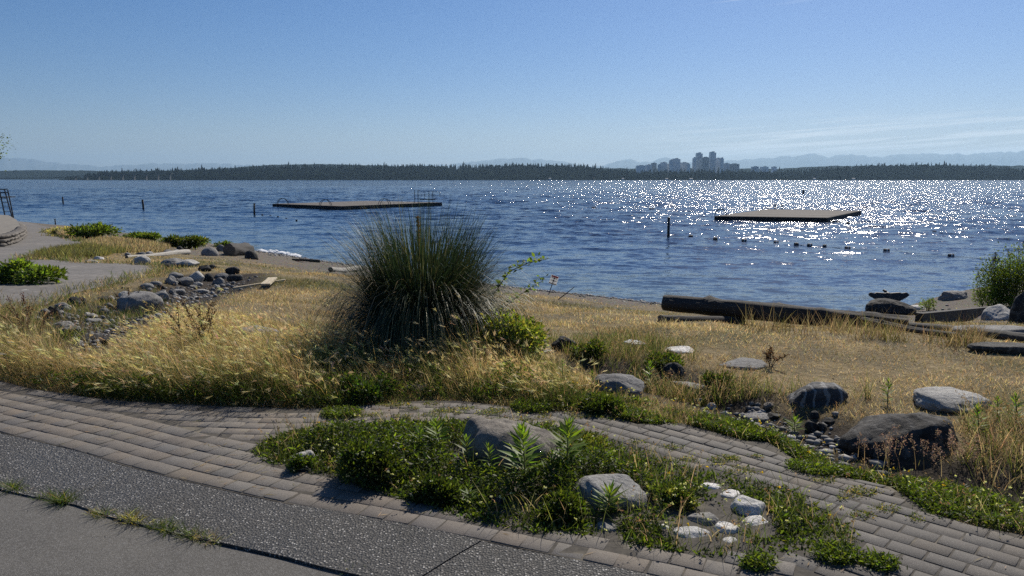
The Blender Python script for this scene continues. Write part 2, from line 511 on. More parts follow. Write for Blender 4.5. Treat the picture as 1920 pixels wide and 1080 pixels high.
uu = np.linspace(-500, 2900, 420); dd = np.concatenate([[-30, 0, 15, 40], np.linspace(80, 900, 14)])
U, D = np.meshgrid(uu, dd, indexing='ij')
YY = SH_Y + D; XX = (U - 960) / F * YY
ZZ = np.where(D < 0, -3, far_ground(U, D)) * np.where(D > 600, np.maximum(0, 1 - (D - 600) / 400), 1)
V = np.stack([XX, YY, ZZ], -1).reshape(-1, 3); nb = len(dd)
i = np.arange(len(uu) - 1)[:, None]; j = np.arange(nb - 1)[None, :]
a_, b_, c_, d_ = i * nb + j, (i + 1) * nb + j, (i + 1) * nb + j + 1, i * nb + j + 1
T = np.concatenate([np.stack([a_, b_, c_], -1).reshape(-1, 3), np.stack([a_, c_, d_], -1).reshape(-1, 3)])
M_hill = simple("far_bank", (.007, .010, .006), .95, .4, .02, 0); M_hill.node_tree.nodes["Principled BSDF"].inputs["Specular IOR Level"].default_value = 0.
tag(link("far_shore_hill", trimesh("far_shore_hill", V, T, True), None, M_hill), kind="structure")

def range_mesh(name, pts, y, depth, m, rough, base=-2, seed=1):
    uu = np.arange(pts[0][0], pts[-1][0], 2.5)
    v = prof(uu, pts) + rough * ((fbm(uu * .05, uu * 0, seed, 5) - .5) * 2 + 1.6 * np.abs(fbm(uu * .045, uu * 0 + 3, seed + 40, 5) - .5) * 2 - .5)
    top = np.maximum(4 + (HOR - v) * y / F, base + 1)
    rows = [(0, 0.0), (.25, .35), (.45, .62), (.7, .88), (1, 1), (1.6, .5), (2.2, 0)]
    VV = []
    for k, (d, h) in enumerate(rows):
        jit = 0 if k in (0, 4, 6) else 1
        hh = h * (1 + jit * .25 * (fbm(uu * .04, uu * 0 + k, seed + 9, 4) - .5))
        yy = y + (d - 1) * depth
        VV.append(np.stack([(uu - 960) / F * yy, np.full_like(uu, yy), base + (top - base) * hh], -1))
    VV = np.stack(VV, 1); nb = len(rows)
    V = VV.reshape(-1, 3)
    i = np.arange(len(uu) - 1)[:, None]; j = np.arange(nb - 1)[None, :]
    a_, b_, c_, d_ = i * nb + j, (i + 1) * nb + j, (i + 1) * nb + j + 1, i * nb + j + 1
    T = np.concatenate([np.stack([a_, b_, c_], -1).reshape(-1, 3), np.stack([a_, c_, d_], -1).reshape(-1, 3)])
    return tag(link(name, trimesh(name, V, T, True), None, m), kind="structure")
M_mtn = simple("mountain_rock", (.10, .115, .12), .95, .3, .002, 0)
range_mesh("mountains", [(-800, 306), (-300, 302), (-100, 304), (0, 300), (40, 297), (90, 302), (130, 307), (200, 314), (250, 310), (330, 306.5), (420, 308), (520, 312), (700, 314), (850, 308), (930, 301), (985, 297), (1010, 299), (1060, 306),
          (1100, 313), (1130, 309), (1160, 303), (1175, 300.5), (1195, 305), (1215, 306), (1243, 297), (1265, 303), (1320, 306), (1370, 302), (1400, 300), (1450, 296), (1490, 293), (1515, 290), (1545, 295.5), (1600, 291), (1640, 297), (1662, 292),
          (1720, 289), (1755, 291), (1800, 291), (1835, 288), (1880, 285.5), (1920, 285), (2100, 290), (2500, 300), (3000, 305)], 25000, 3000, M_mtn, 2.6, seed=3)
range_mesh("far_hills", [(-800, 318), (-200, 319), (0, 321), (60, 319.5), (120, 320), (180, 321), (240, 322), (400, 318), (520, 309.5), (600, 308), (700, 310), (860, 318), (1060, 316), (1150, 316), (1300, 316), (1450, 317), (1500, 314), (1560, 312), (1850, 311), (1960, 312), (2300, 314), (2900, 318)],
           5400, 700, M_hill, 1.0, seed=8)

# far wood: thousands of tiny conifers and round crowns, one mass
def cone_tree(k):
    r = np.random.default_rng(k); V = []; Fc = []
    tiers = 6
    for i in range(tiers):
        z0 = .06 + .9 * i / tiers; z1 = min(1, z0 + .9 / tiers * 1.75)
        rad_ = (1 - i / tiers) ** .85 * .21 * r.uniform(.75, 1.2) + .015
        b = len(V); ph = r.uniform(0, 6)
        for q in range(6):
            t_ = ph + q * math.pi / 3
            rr = rad_ * r.uniform(.65, 1.15)
            V.append((rr * math.cos(t_), rr * math.sin(t_), z0 + r.uniform(-.03, .02)))
        V.append((r.uniform(-.01, .01), r.uniform(-.01, .01), z1))
        for q in range(6): Fc.append((b + q, b + (q + 1) % 6, b + 6))
    return np.array(V), np.array(Fc)
def round_tree(k):
    r = np.random.default_rng(k)
    bm = bmesh.new(); bmesh.ops.create_icosphere(bm, subdivisions=2, radius=.5)
    V = np.array([v.co[:] for v in bm.verts]); Fc = np.array([[v.index for v in f.verts] for f in bm.faces]); bm.free()
    n = np.array([mnoise.noise(Vector(v) * 3.2 + Vector((k * 3.1, 0, 0))) for v in V])
    V = V * (1 + .45 * n[:, None]) * [.8, .8, .95]; V[:, 2] += .5
    return V, Fc
temps = [cone_tree(k) for k in range(8)] + [round_tree(k + 50) for k in range(6)]
VV = []; TT = []; CC = []; nb = 0
NT_ = 9000
u_ = rng.uniform(-420, 2700, NT_); d_ = rng.uniform(8, 560, NT_)
d_[:1400] = rng.uniform(5, 40, 1400)
for q in range(NT_):
    tot = HOR - float(prof(u_[q], near_top))
    if tot < 1.5: continue
    y = SH_Y + d_[q]; x = (u_[q] - 960) / F * y
    con = fbm(u_[q] * .03, d_[q] * .01, 77, 2) + rng.uniform(-.25, .25)
    hgt = rng.uniform(13, 27) if con > .42 else rng.uniform(8, 17)
    if rng.random() < .04: hgt *= 1.3
    if tot < 8: hgt *= .55
    if d_[q] < 40: hgt *= .75
    k = rng.integers(0, 8) if con > .42 else rng.integers(8, 14)
    Vt, Ft = temps[k]
    s_ = hgt * (np.array([1, 1, 1.0]) if k < 8 else np.array([1.1, 1.1, .95]))
    a = rng.uniform(0, 6.28); ca, sa = math.cos(a), math.sin(a)
    Vr = Vt * s_; Vr = np.stack([Vr[:, 0] * ca - Vr[:, 1] * sa, Vr[:, 0] * sa + Vr[:, 1] * ca, Vr[:, 2]], -1)
    g = float(far_ground(np.array([u_[q]]), np.array([d_[q]]))[0])
    VV.append(Vr + [x, y, g - .4]); TT.append(Ft + nb); nb += len(Vt)
    b = rng.uniform(.4, 1.1)
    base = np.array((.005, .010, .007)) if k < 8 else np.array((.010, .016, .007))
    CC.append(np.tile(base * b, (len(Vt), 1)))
m, t, p = mat("far_foliage")
t.set(p.inputs['Base Color'], t.node('ShaderNodeAttribute', attribute_name='tint').outputs['Color']); p.inputs['Roughness'].default_value = .95; p.inputs['Specular IOR Level'].default_value = 0.
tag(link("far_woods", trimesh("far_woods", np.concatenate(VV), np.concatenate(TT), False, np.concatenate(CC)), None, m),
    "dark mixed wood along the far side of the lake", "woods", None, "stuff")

# skyline
CITY = [(1190, 1206, 311, "low wide block at the left end of the distant skyline"), (1207, 1218, 309.6, "low pale block second from the left in the skyline"), (1217.5, 1227, 306, "narrow dark block standing above the low left skyline blocks"),
        (1230, 1236, 309, "small squat block left of the stepped skyline block"), (1235, 1246, 305, "square block with flat top left of the broad pale block"), (1245, 1252, 308, "small low block tucked beside the broad pale block"),
        (1251, 1257.5, 301, "slim dark slab against the left side of the broad pale block"), (1256, 1270, 298, "broad pale block with chamfered top, tallest left of the twin towers"), (1270, 1285, 305, "wide block just right of the broad pale block"),
        (1283.5, 1289, 308, "thin block right before the gap in the skyline"), (1294, 1300, 296, "dark slab at the left foot of the left tall tower"), (1300, 1311, 287, "left one of the two tallest skyline towers"),
        (1310, 1323, 296, "broad tower between the two tallest skyline towers"), (1325, 1335.6, 285.6, "tallest skyline tower, pale with a notched top"), (1335, 1345, 296.7, "shorter tower touching the right of the tallest tower"),
        (1345, 1350.6, 297, "narrow pale tower at the right end of the tall cluster"), (1350.6, 1361, 306.7, "mid height dark block right of the tall cluster"), (1360.6, 1379, 307.5, "wide low block with a rounded roof edge right of the cluster"),
        (1404, 1415, 313, "small block on its own right of the skyline cluster"), (1420.6, 1433, 313, "wide small block second from the skyline's right end"), (1441, 1449, 312.7, "last small block at the skyline's right end")]
def facade(name, c1, c2):
    m, t, p = mat(name)
    g = t.node('ShaderNodeTexCoord').outputs['Object']
    br = t.node('ShaderNodeTexBrick', offset=0., i_Color1=c2, i_Color2=tuple(k * .8 for k in c2), i_Mortar=c1, i_Scale=1., i_Mortar_Size=.5, i_Brick_Width=7., i_Row_Height=4.)
    mp = t.node('ShaderNodeMapping'); mp.inputs['Rotation'].default_value = (R(90), 0, 0); t.l.new(g, mp.inputs[0]); t.l.new(mp.outputs[0], br.inputs['Vector'])
    t.set(p.inputs['Base Color'], br.outputs[0]); p.inputs['Roughness'].default_value = .35
    return m
FAC = [facade("pale_facade", (.72, .72, .72), (.4, .44, .5)), facade("glass_facade", (.5, .53, .57), (.28, .33, .4)), facade("dark_facade", (.27, .28, .3), (.14, .16, .2))]
M_roofgrey = simple("roof_plant_grey", (.2, .2, .2), .8, .2, .1, 0)
CY = 4200.
for q, (u0, u1, vt, lab) in enumerate(CITY):
    x0, x1 = (u0 - 960) / F * CY, (u1 - 960) / F * CY
    zt = 4 + (HOR - vt) * CY / F; zb = 8.0
    wd = x1 - x0; dp = min(max(wd, 22), 40)
    yo = (q % 3) * 45
    k = 1 + yo / CY
    e = empty("tower_block" if vt < 302 else "office_block", ((x0 + x1) / 2 * k, CY + yo, zb))
    tag(e, lab, "building", "distant city skyline")
    b = MB()
    body = (zt - zb) * (.97 if vt < 300 else 1)
    b.box((0, 0, body / 2), (wd, dp, body))
    if vt < 300: b.box((wd * (-.12 if q % 2 else .1), 0, (zt - zb + body) / 2), (wd * .72, dp * .7, zt - zb - body))
    b.obj("facade", FAC[(0, 1, 2, 1, 0)[q % 5] if 'pale' not in lab else 0], e)
    r = MB().box((wd * .1, 0, zt - zb + 1.5), (wd * .4, dp * .4, 3)); r.obj("roof_plant", M_roofgrey, e)

# houses and boats at the far waterline
M_white = simple("white_paint", (.6, .6, .58), .5, .05, 1, 0)
M_roof = simple("house_roof", (.25, .24, .23), .8, .2, .5, 0)
def house(u, v, wpx, lab, dep):
    y = SH_Y + dep; x = (u - 960) / F * y; wd = .62 * wpx * y / F
    z = float(far_ground(np.array([u]), np.array([dep]))[0])
    zc = 4 + (HOR - v) * y / F
    e = empty("house", (x, y - 8, min(z, zc) - 1)); h = 4.5
    tag(e, lab, "house", "houses on the far shore")
    MB().box((0, 0, h / 2), (wd, 9, h)).obj("wall", M_white, e)
    b = MB(); hw, hd = wd / 2 + .6, 5.2
    b.add([(-hw, -hd, h), (hw, -hd, h), (hw, hd, h), (-hw, hd, h), (-hw, 0, h + 2.6), (hw, 0, h + 2.6)], [(0, 1, 5, 4), (2, 3, 4, 5), (0, 4, 3), (1, 2, 5), (3, 2, 1, 0)])
    b.obj("roof", M_roof, e)
for a in [(1165, 333, 6, "tiny white house at the waterline left of the skyline", 12), (1256, 324, 5, "tiny white house among trees under the broad pale block", 180), (1291, 334, 9, "largest white house at the waterline below the twin towers", 10),
          (1328, 327, 8, "white house in the trees below the tallest tower", 150), (1516, 329, 6, "white house on the bank below the right hand wooded ridge", 110), (1519, 333, 7, "white house at the water just under the ridge house", 12), (1591, 333, 8, "pale low house at the waterline under the right wooded ridge", 12),
          (1030, 333, 6, "tiny pale house at the waterline below the central woods", 12), (1110, 331, 5, "tiny pale house where the central woods dip", 30), (1246, 336, 7, "low white boathouse at the waterline left of the largest white house", 6)]:
    house(*a)
e = empty("motor_boat", ((545 - 960) / F * 2300, 2300, 0)); tag(e, "tiny white boat far out before the woods", "boat")
b = MB(); b.add([(-5, -1.5, 0), (4, -1.5, 0), (7, 0, 1.6), (4, 1.5, 0), (-5, 1.5, 0), (-5, -1.8, 1.6), (4, -1.8, 1.6), (4, 1.8, 1.6), (-5, 1.8, 1.6)],
                [(0, 1, 6, 5), (1, 2, 6), (3, 2, 1), (3, 7, 2), (3, 4, 8, 7), (4, 0, 5, 8), (5, 6, 2, 7, 8), (4, 3, 1, 0)]); b.obj("hull", M_white, e)
MB().box((-.5, 0, 2.4), (4, 2.4, 1.6)).obj("cabin", M_white, e)

# long low bridge
M_conc = simple("bridge_concrete", (.05, .05, .052), .8, .1, .1, 0)
e = empty("bridge", ((60 - 960) / F * 2500, 2500, 0)); tag(e, "long low bridge crossing the water at the far left", "bridge")
ex, ey = e.location[0], e.location[1]
pts = [(-500, 334.6), (0, 334.6), (110, 333.5), (160, 330), (227, 327.5), (300, 326), (330, 325.8)]
b = MB(); w3 = [np.array(((u - 960) / F * 2500 - ex, 0, 4 + (HOR - v) * 2500 / F)) for u, v in pts]
for a, c_ in zip(w3[:-1], w3[1:]):
    d = c_ - a; L = np.linalg.norm(d)
    b.box((a + c_) / 2, (L + .5, 14, 1.8), ry=-math.atan2(d[2], d[0]))
b.obj("deck", M_conc, e)
for u in list(range(150, 330, 22)):
    b = MB(); z = float(np.interp(u, [q[0] for q in pts], [4 + (HOR - q[1]) * 2500 / F for q in pts]))
    b.box(((u - 960) / F * 2500 - ex, 0, z / 2 - 1), (2, 10, z)); b.obj("pier", M_conc, e)
# ================================================================== paving
def sheet(name, poly, dz, step, m, hole=None, zfn=None):
    poly = [tuple(p) for p in poly]
    xs_ = [p[0] for p in poly]; ys_ = [p[1] for p in poly]
    vs, es = [], []
    def ring(pl):
        b = len(vs); pts = []
        for (x0, y0), (x1, y1) in zip(pl, pl[1:] + pl[:1]):
            n = max(1, int(math.hypot(x1 - x0, y1 - y0) / step))
            for k in range(n): pts.append((x0 + (x1 - x0) * k / n, y0 + (y1 - y0) * k / n))
        vs.extend(pts)
        es.extend([(b + k, b + (k + 1) % len(pts)) for k in range(len(pts))])
    ring(poly)
    if hole: ring([tuple(p) for p in hole])
    gx, gy = np.meshgrid(np.arange(min(xs_), max(xs_), step), np.arange(min(ys_), max(ys_), step))
    gx = gx.ravel() + .013; gy = gy.ravel() + .017
    ok = inpoly(gx, gy, poly)
    pp = np.array(poly + [poly[0]]); ok &= seg_dist(gx, gy, pp) > step * .4
    vs.extend(zip(gx[ok], gy[ok]))
    r = delaunay_2d_cdt([Vector(v) for v in vs], es, [], 1, 1e-5)
    V2 = np.array([v[:] for v in r[0]])
    Fc = [list(f) for f in r[2]]
    if hole:
        c = np.array([V2[f].mean(0) for f in Fc]); hin = inpoly(c[:, 0], c[:, 1], hole)
        Fc = [f for f, h in zip(Fc, hin) if not h]
    z = (zfn or H)(V2[:, 0], V2[:, 1]) + dz
    me = bpy.data.meshes.new(name)
    me.from_pydata(np.column_stack([V2, z]).tolist(), [], Fc); me.update()
    bm = bmesh.new(); bm.from_mesh(me); bmesh.ops.recalc_face_normals(bm, faces=bm.faces)
    if sum(f.normal.z for f in bm.faces) < 0: bmesh.ops.reverse_faces(bm, faces=bm.faces)
    bm.to_mesh(me); bm.free()
    return link(name, me, None, m)

def world_pos(t): return t.node('ShaderNodeNewGeometry').outputs['Position']

# smooth concrete of the carriageway
m, t, p = mat("road_concrete"); pos = world_pos(t)
n1 = t.noise(pos, 2.2, 6, .6); n2 = t.noise(pos, 90, 4, .7); n3 = t.noise(pos, 320, 2, .6)
c = t.ramp(n1.outputs[0], [(.3, (.072, .066, .057)), (.7, (.104, .096, .082))])
n6 = t.noise(pos, .8, 5, .65, .5); c = t.mix(1., c, t.ramp(n6.outputs[0], [(.3, (.74, .74, .75)), (.5, (1, 1, 1)), (.7, (1.22, 1.2, 1.16))]), 'MULTIPLY')
c = t.mix(t.maprange(n2.outputs[0], .45, .75), c, (.165, .158, .146)); c = t.mix(t.maprange(n3.outputs[0], .56, .68), c, (.26, .25, .235))
c = t.mix(t.maprange(n3.outputs[0], .42, .32), c, (.055, .053, .05))
vc = t.node('ShaderNodeTexVoronoi', feature='DISTANCE_TO_EDGE', i_Scale=.42, i_Randomness=1.)
dp = t.node('ShaderNodeVectorMath', operation='ADD'); t.l.new(pos, dp.inputs[0]); t.l.new(t.noise(pos, 3., 4, .6).outputs['Color'], dp.inputs[1]); t.l.new(dp.outputs[0], vc.inputs['Vector'])
crack = t.math('MULTIPLY', t.maprange(vc.outputs['Distance'], .003, .001), t.maprange(n1.outputs[0], .54, .6))
c = t.mix(t.math('MULTIPLY', crack, .5), c, (.03, .028, .025))
t.set(p.inputs['Base Color'], c); p.inputs['Roughness'].default_value = .85
t.set(p.inputs['Normal'], t.bump(t.math('SUBTRACT', t.math('ADD', n2.outputs[0], t.math('MULTIPLY', n3.outputs[0], 1.2)), crack), .55, .006))
tag(sheet("road", road_poly, .004, .3, m), kind="structure")

# exposed aggregate slabs along the kerb line
m, t, p = mat("exposed_aggregate"); pos = world_pos(t)
v1 = t.node('ShaderNodeTexVoronoi', i_Scale=88.); t.l.new(pos, v1.inputs['Vector'])
v2 = t.node('ShaderNodeTexVoronoi', i_Scale=190.); t.l.new(pos, v2.inputs['Vector'])
sc = t.node('ShaderNodeSeparateColor'); t.l.new(v1.outputs['Color'], sc.inputs[0])
stone = t.ramp(sc.outputs[0], [(0, (.04, .038, .035)), (.5, (.10, .095, .087)), (.72, (.19, .18, .162)), (.86, (.36, .34, .31)), (1, (.62, .60, .56))])
stone = t.mix(t.math('MULTIPLY', sc.outputs[1], .35), stone, (.15, .12, .09))
edge = t.maprange(v1.outputs['Distance'], .28, .52)
c = t.mix(edge, stone, (.045, .043, .04))
t.set(p.inputs['Base Color'], c)
rn = t.noise(pos, 1.6, 4, .6)
t.set(p.inputs['Roughness'], t.maprange(rn.outputs[0], .3, .7, .42, .75))
dome = t.math('SUBTRACT', 1., t.math('MULTIPLY', v1.outputs['Distance'], 1.4)); dome = t.math('ADD', dome, t.math('MULTIPLY', t.math('SUBTRACT', 1., v2.outputs['Distance']), .25))
t.set(p.inputs['Normal'], t.bump(t.math('ADD', dome, t.math('MULTIPLY', t.noise(pos, 300, 2, .6).outputs[0], .8)), .95, .009))
M_agg = m
# cut the strip into slabs by joints
stt = np.array(st_t); stb = np.array(st_b[::-1])
def along(poly, n):
    seg = np.hypot(*np.diff(poly, axis=0).T); s = np.concatenate([[0], np.cumsum(seg)])
    q = np.linspace(0, s[-1], n); return np.stack([np.interp(q, s, poly[:, 0]), np.interp(q, s, poly[:, 1])], -1)
JT = [(-330, 735), (-60, 800), (231, 877), (545, 951), (905, 1020), (1350, 1115)]
JB = [(-560, 770), (-240, 865), (130, 946), (407, 1023), (760, 1105), (1000, 1165)]
jt = plan(JT); jb = plan(JB)
slab_bm = MB()
for k in range(len(jt) - 1):
    def side(poly, a, b):
        pts = along(poly, 400); ia = np.argmin(np.hypot(*(pts - a).T)); ib = np.argmin(np.hypot(*(pts - b).T))
        if ib < ia: ia, ib = ib, ia
        return [tuple(q) for q in pts[ia:ib + 1]]
    T1 = side(stt, jt[k], jt[k + 1]); B1 = side(stb, jb[k], jb[k + 1])
    n = 26
    A = along(np.array(T1), n); B = along(np.array(B1), n)
    
    for L_ in (A, B):
        d_ = L_[1] - L_[0]; L_[0] += d_ / np.hypot(*d_) * .003; d_ = L_[-2] - L_[-1]; L_[-1] += d_ / np.hypot(*d_) * .003
    V = []; rows = 9
    for r_ in range(rows):
        f = r_ / (rows - 1); V.append(A * (1 - f) + B * f)
    V = np.array(V)  # rows,n,2
    V += np.stack([(vnoise(V[..., 0] * 3, V[..., 1] * 3, 5) - .5) * .02, (vnoise(V[..., 0] * 3, V[..., 1] * 3, 9) - .5) * .02], -1)
    z = H(V[..., 0], V[..., 1]) + .014 + rng.uniform(-.002, .003)
    top = np.concatenate([V, z[..., None]], -1).reshape(-1, 3)
    b0 = len(top); per = [i for i in range(n)] + [r_ * n + n - 1 for r_ in range(1, rows)] + [(rows - 1) * n + i for i in range(n - 2, -1, -1)] + [r_ * n for r_ in range(rows - 2, 0, -1)]
    low = top[per] - [0, 0, .05]
    f = [(r_ * n + i, (r_ + 1) * n + i, (r_ + 1) * n + i + 1, r_ * n + i + 1) for r_ in range(rows - 1) for i in range(n - 1)]
    f += [(per[i], per[(i + 1) % len(per)], b0 + (i + 1) % len(per), b0 + i) for i in range(len(per))]
    slab_bm.add(np.concatenate([top, low]), f)
o = slab_bm.obj("pavement", M_agg)
bm = bmesh.new(); bm.from_mesh(o.data); bmesh.ops.recalc_face_normals(bm, faces=bm.faces); bm.to_mesh(o.data); bm.free()
tag(o, kind="structure")

# brick paving: every paver is real, on a bed of dark sand
m, t, p = mat("paving_sand"); pos = world_pos(t)
n1 = t.noise(pos, 30, 5, .7); n2 = t.noise(pos, 2.5, 4, .6)
c = t.ramp(n1.outputs[0], [(.3, (.035, .030, .024)), (.7, (.095, .083, .066))]); c = t.mix(t.maprange(n2.outputs[0], .55, .7), c, (.19, .165, .12))
t.set(p.inputs['Base Color'], c); p.inputs['Roughness'].default_value = .95; t.set(p.inputs['Normal'], t.bump(n1.outputs[0], .8, .006))
tag(sheet("path_bed", front_path, .0138, .22, m), kind="structure")
m, t, p = mat("paving_brick"); pos = world_pos(t)
a = t.node('ShaderNodeAttribute', attribute_name='tint').outputs['Color']
n1 = t.noise(pos, 120, 4, .7); n2 = t.noise(pos, 1.1, 5, .6); n3 = t.noise(pos, 420, 2, .6)
c = t.mix(1., a, t.ramp(n1.outputs[0], [(.25, (.62, .62, .62)), (.5, (1, 1, 1)), (.8, (1.4, 1.38, 1.35))]), 'MULTIPLY')
c = t.mix(1., c, t.ramp(n2.outputs[0], [(.3, (.82, .82, .84)), (.7, (1.15, 1.12, 1.06))]), 'MULTIPLY')
n4 = t.noise(pos, 4.2, 6, .7); n5 = t.noise(pos, .55, 3, .5)
c = t.mix(t.math('MULTIPLY', t.maprange(n4.outputs[0], .52, .68), .45), c, (.055, .05, .042)); c = t.mix(t.math('MULTIPLY', t.maprange(n4.outputs[0], .44, .30), .35), c, (.22, .195, .155)); c = t.mix(t.math('MULTIPLY', t.maprange(n5.outputs[0], .5, .66), .3), c, (.115, .085, .07))
c = t.mix(t.maprange(n3.outputs[0], .63, .70), c, (.42, .40, .36))
t.set(p.inputs['Base Color'], c); p.inputs['Roughness'].default_value = .8
t.set(p.inputs['Normal'], t.bump(t.math('ADD', n1.outputs[0], n3.outputs[0]), .6, .004))
M_brick = m
class Line:
    def __init__(s, pts, ext=0):
        pts = np.array(pts, float)
        # smooth the corners
        q = along(pts, 160)
        for _ in range(12): q[1:-1] = (q[:-2] + q[1:-1] * 2 + q[2:]) / 4
        s.q = q; seg = np.hypot(*np.diff(q, axis=0).T); s.s = np.concatenate([[0], np.cumsum(seg)]); s.L = s.s[-1]
        t_ = np.gradient(q, axis=0); t_ /= np.hypot(*t_.T)[:, None]; s.t = t_
    def at(s, d, off):
        d = np.asarray(d, float); off = np.asarray(off, float)
        x = np.interp(d, s.s, s.q[:, 0]); y = np.interp(d, s.s, s.q[:, 1])
        tx = np.interp(d, s.s, s.t[:, 0]); ty = np.interp(d, s.s, s.t[:, 1])
        return np.stack([x - ty * off, y + tx * off], -1)
BV, BT, BC = [], [], []; bn = 0
def brick(c4, tint, lift=0):
    """c4: four plan corners"""
    global bn
    c4 = np.array(c4); cen = c4.mean(0)
    z = H(c4[:, 0], c4[:, 1]) + .017 + lift + rng.normal(0, .0013) + rng.normal(0, .0008, 4)
    lo = np.column_stack([c4, z - .03]); mid = np.column_stack([c4, z - .0018]); ins = np.column_stack([cen + (c4 - cen) * (1 - .003 / np.hypot(*(c4 - cen).T))[:, None], z])
    V = np.concatenate([lo, mid, ins]); T = []
    for k in range(4):
        k2 = (k + 1) % 4
        T += [(k, k2, 4 + k2), (k, 4 + k2, 4 + k), (4 + k, 4 + k2, 8 + k2), (4 + k, 8 + k2, 8 + k)]
    T += [(8, 9, 10), (8, 10, 11)]
    if np.cross(c4[1] - c4[0], c4[2] - c4[1]) < 0: T = [q[::-1] for q in T]
    BV.append(V); BT.append(np.array(T) + bn); bn += 12; BC.append(np.tile(tint, (12, 1)))
bed_np = [tuple(q) for q in bed]
def tint(k=1.):
    b = rng.normal(1, .045); w_ = rng.normal(0, .004); b *= k
    return np.clip(np.array((.126 + w_, .111, .095 - w_)) * b, .05, .4)
L_st = Line(st_t); L_ge = Line(ge)
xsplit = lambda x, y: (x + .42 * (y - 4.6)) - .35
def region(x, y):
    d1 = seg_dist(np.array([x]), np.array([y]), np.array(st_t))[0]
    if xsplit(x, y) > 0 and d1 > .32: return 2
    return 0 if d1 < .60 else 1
def fill(reg, cells):
    for c4 in cells:
        cen = c4.mean(0)
        if not inpoly(cen[0], cen[1], front_path) or inpoly(cen[0], cen[1], bed_np): continue
        if region(cen[0], cen[1]) != reg: continue
        if cen[1] < 1.5: continue
        if seg_dist(np.array([cen[0]]), np.array([cen[1]]), np.array(ge))[0] < .03 + .05 * rng.random(): continue
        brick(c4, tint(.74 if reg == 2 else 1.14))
def rows(line, d0, d1, sgn, bw, bl, off0=0):
    out = []; g = .0028
    nr = int((d1 - d0) / bw)
    for r_ in range(nr):
        a = d0 + r_ * bw; s0 = (r_ % 2) * bl * .5 - bl
        ns = int(line.L / bl) + 2
        for k in range(ns):
            s_ = s0 + k * bl + rng.normal(0, .003)
            if s_ < 0 or s_ + bl > line.L: continue
            q = line.at([s_ + g, s_ + bl - g, s_ + bl - g, s_ + g], [sgn * (a + g), sgn * (a + g), sgn * (a + bw - g), sgn * (a + bw - g)])
            out.append(q + rng.normal(0, .0012, (4, 2)))
    return out
fill(0, rows(L_st, .005, .75, 1, .112, .138))
fill(1, rows(L_ge, .02, 2.6, -1, .106, .132))
ca, sa = math.cos(R(-43)), math.sin(R(-43)); cells = []
bw, bl, g = .102, .150, .0042
for r_ in range(-75, 110):
    for k in range(-60, 75):
        u0 = k * bl + (r_ % 2) * bl * .5; v0 = r_ * bw
        q = np.array([(u0 + g, v0 + g), (u0 + bl - g, v0 + g), (u0 + bl - g, v0 + bw - g), (u0 + g, v0 + bw - g)])
        q = np.stack([q[:, 0] * ca - q[:, 1] * sa + 1.0, q[:, 0] * sa + q[:, 1] * ca + 4.0], -1)
        c_ = q.mean(0)
        if -.6 < c_[0] < 4.2 and 1.8 < c_[1] < 7: cells.append(q + rng.normal(0, .001, (4, 2)))
fill(2, cells)
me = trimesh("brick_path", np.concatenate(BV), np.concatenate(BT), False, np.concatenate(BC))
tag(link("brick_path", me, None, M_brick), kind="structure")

# the far path and promenade on the left
m, t, p = mat("far_paving"); pos = world_pos(t)
mp = t.node('ShaderNodeMapping'); t.l.new(pos, mp.inputs[0]); mp.inputs['Rotation'].default_value = (0, 0, R(20))
br = t.node('ShaderNodeTexBrick', i_Color1=(.18, .166, .15), i_Color2=(.135, .125, .114), i_Mortar=(.07, .063, .055), i_Scale=1., i_Mortar_Size=.006, i_Brick_Width=.205, i_Row_Height=.14)
t.l.new(mp.outputs[0], br.inputs['Vector'])
n1 = t.noise(pos, .7, 5, .6); n2 = t.noise(pos, 12, 4, .7)
c = t.mix(1., br.outputs[0], t.ramp(n1.outputs[0], [(.3, (.8, .8, .8)), (.7, (1.25, 1.22, 1.18))]), 'MULTIPLY'); c = t.mix(1., c, t.ramp(n2.outputs[0], [(.3, (.75, .75, .75)), (.7, (1.2, 1.2, 1.2))]), 'MULTIPLY')
c = t.mix(t.maprange(n2.outputs[0], .66, .74), c, (.42, .38, .30))
t.set(p.inputs['Base Color'], c); p.inputs['Roughness'].default_value = .85
t.set(p.inputs['Normal'], t.bump(t.math('ADD', br.outputs['Fac'], n2.outputs[0]), .5, .006))
tag(sheet("promenade_path", left_path, .012, .6, m), kind="structure")

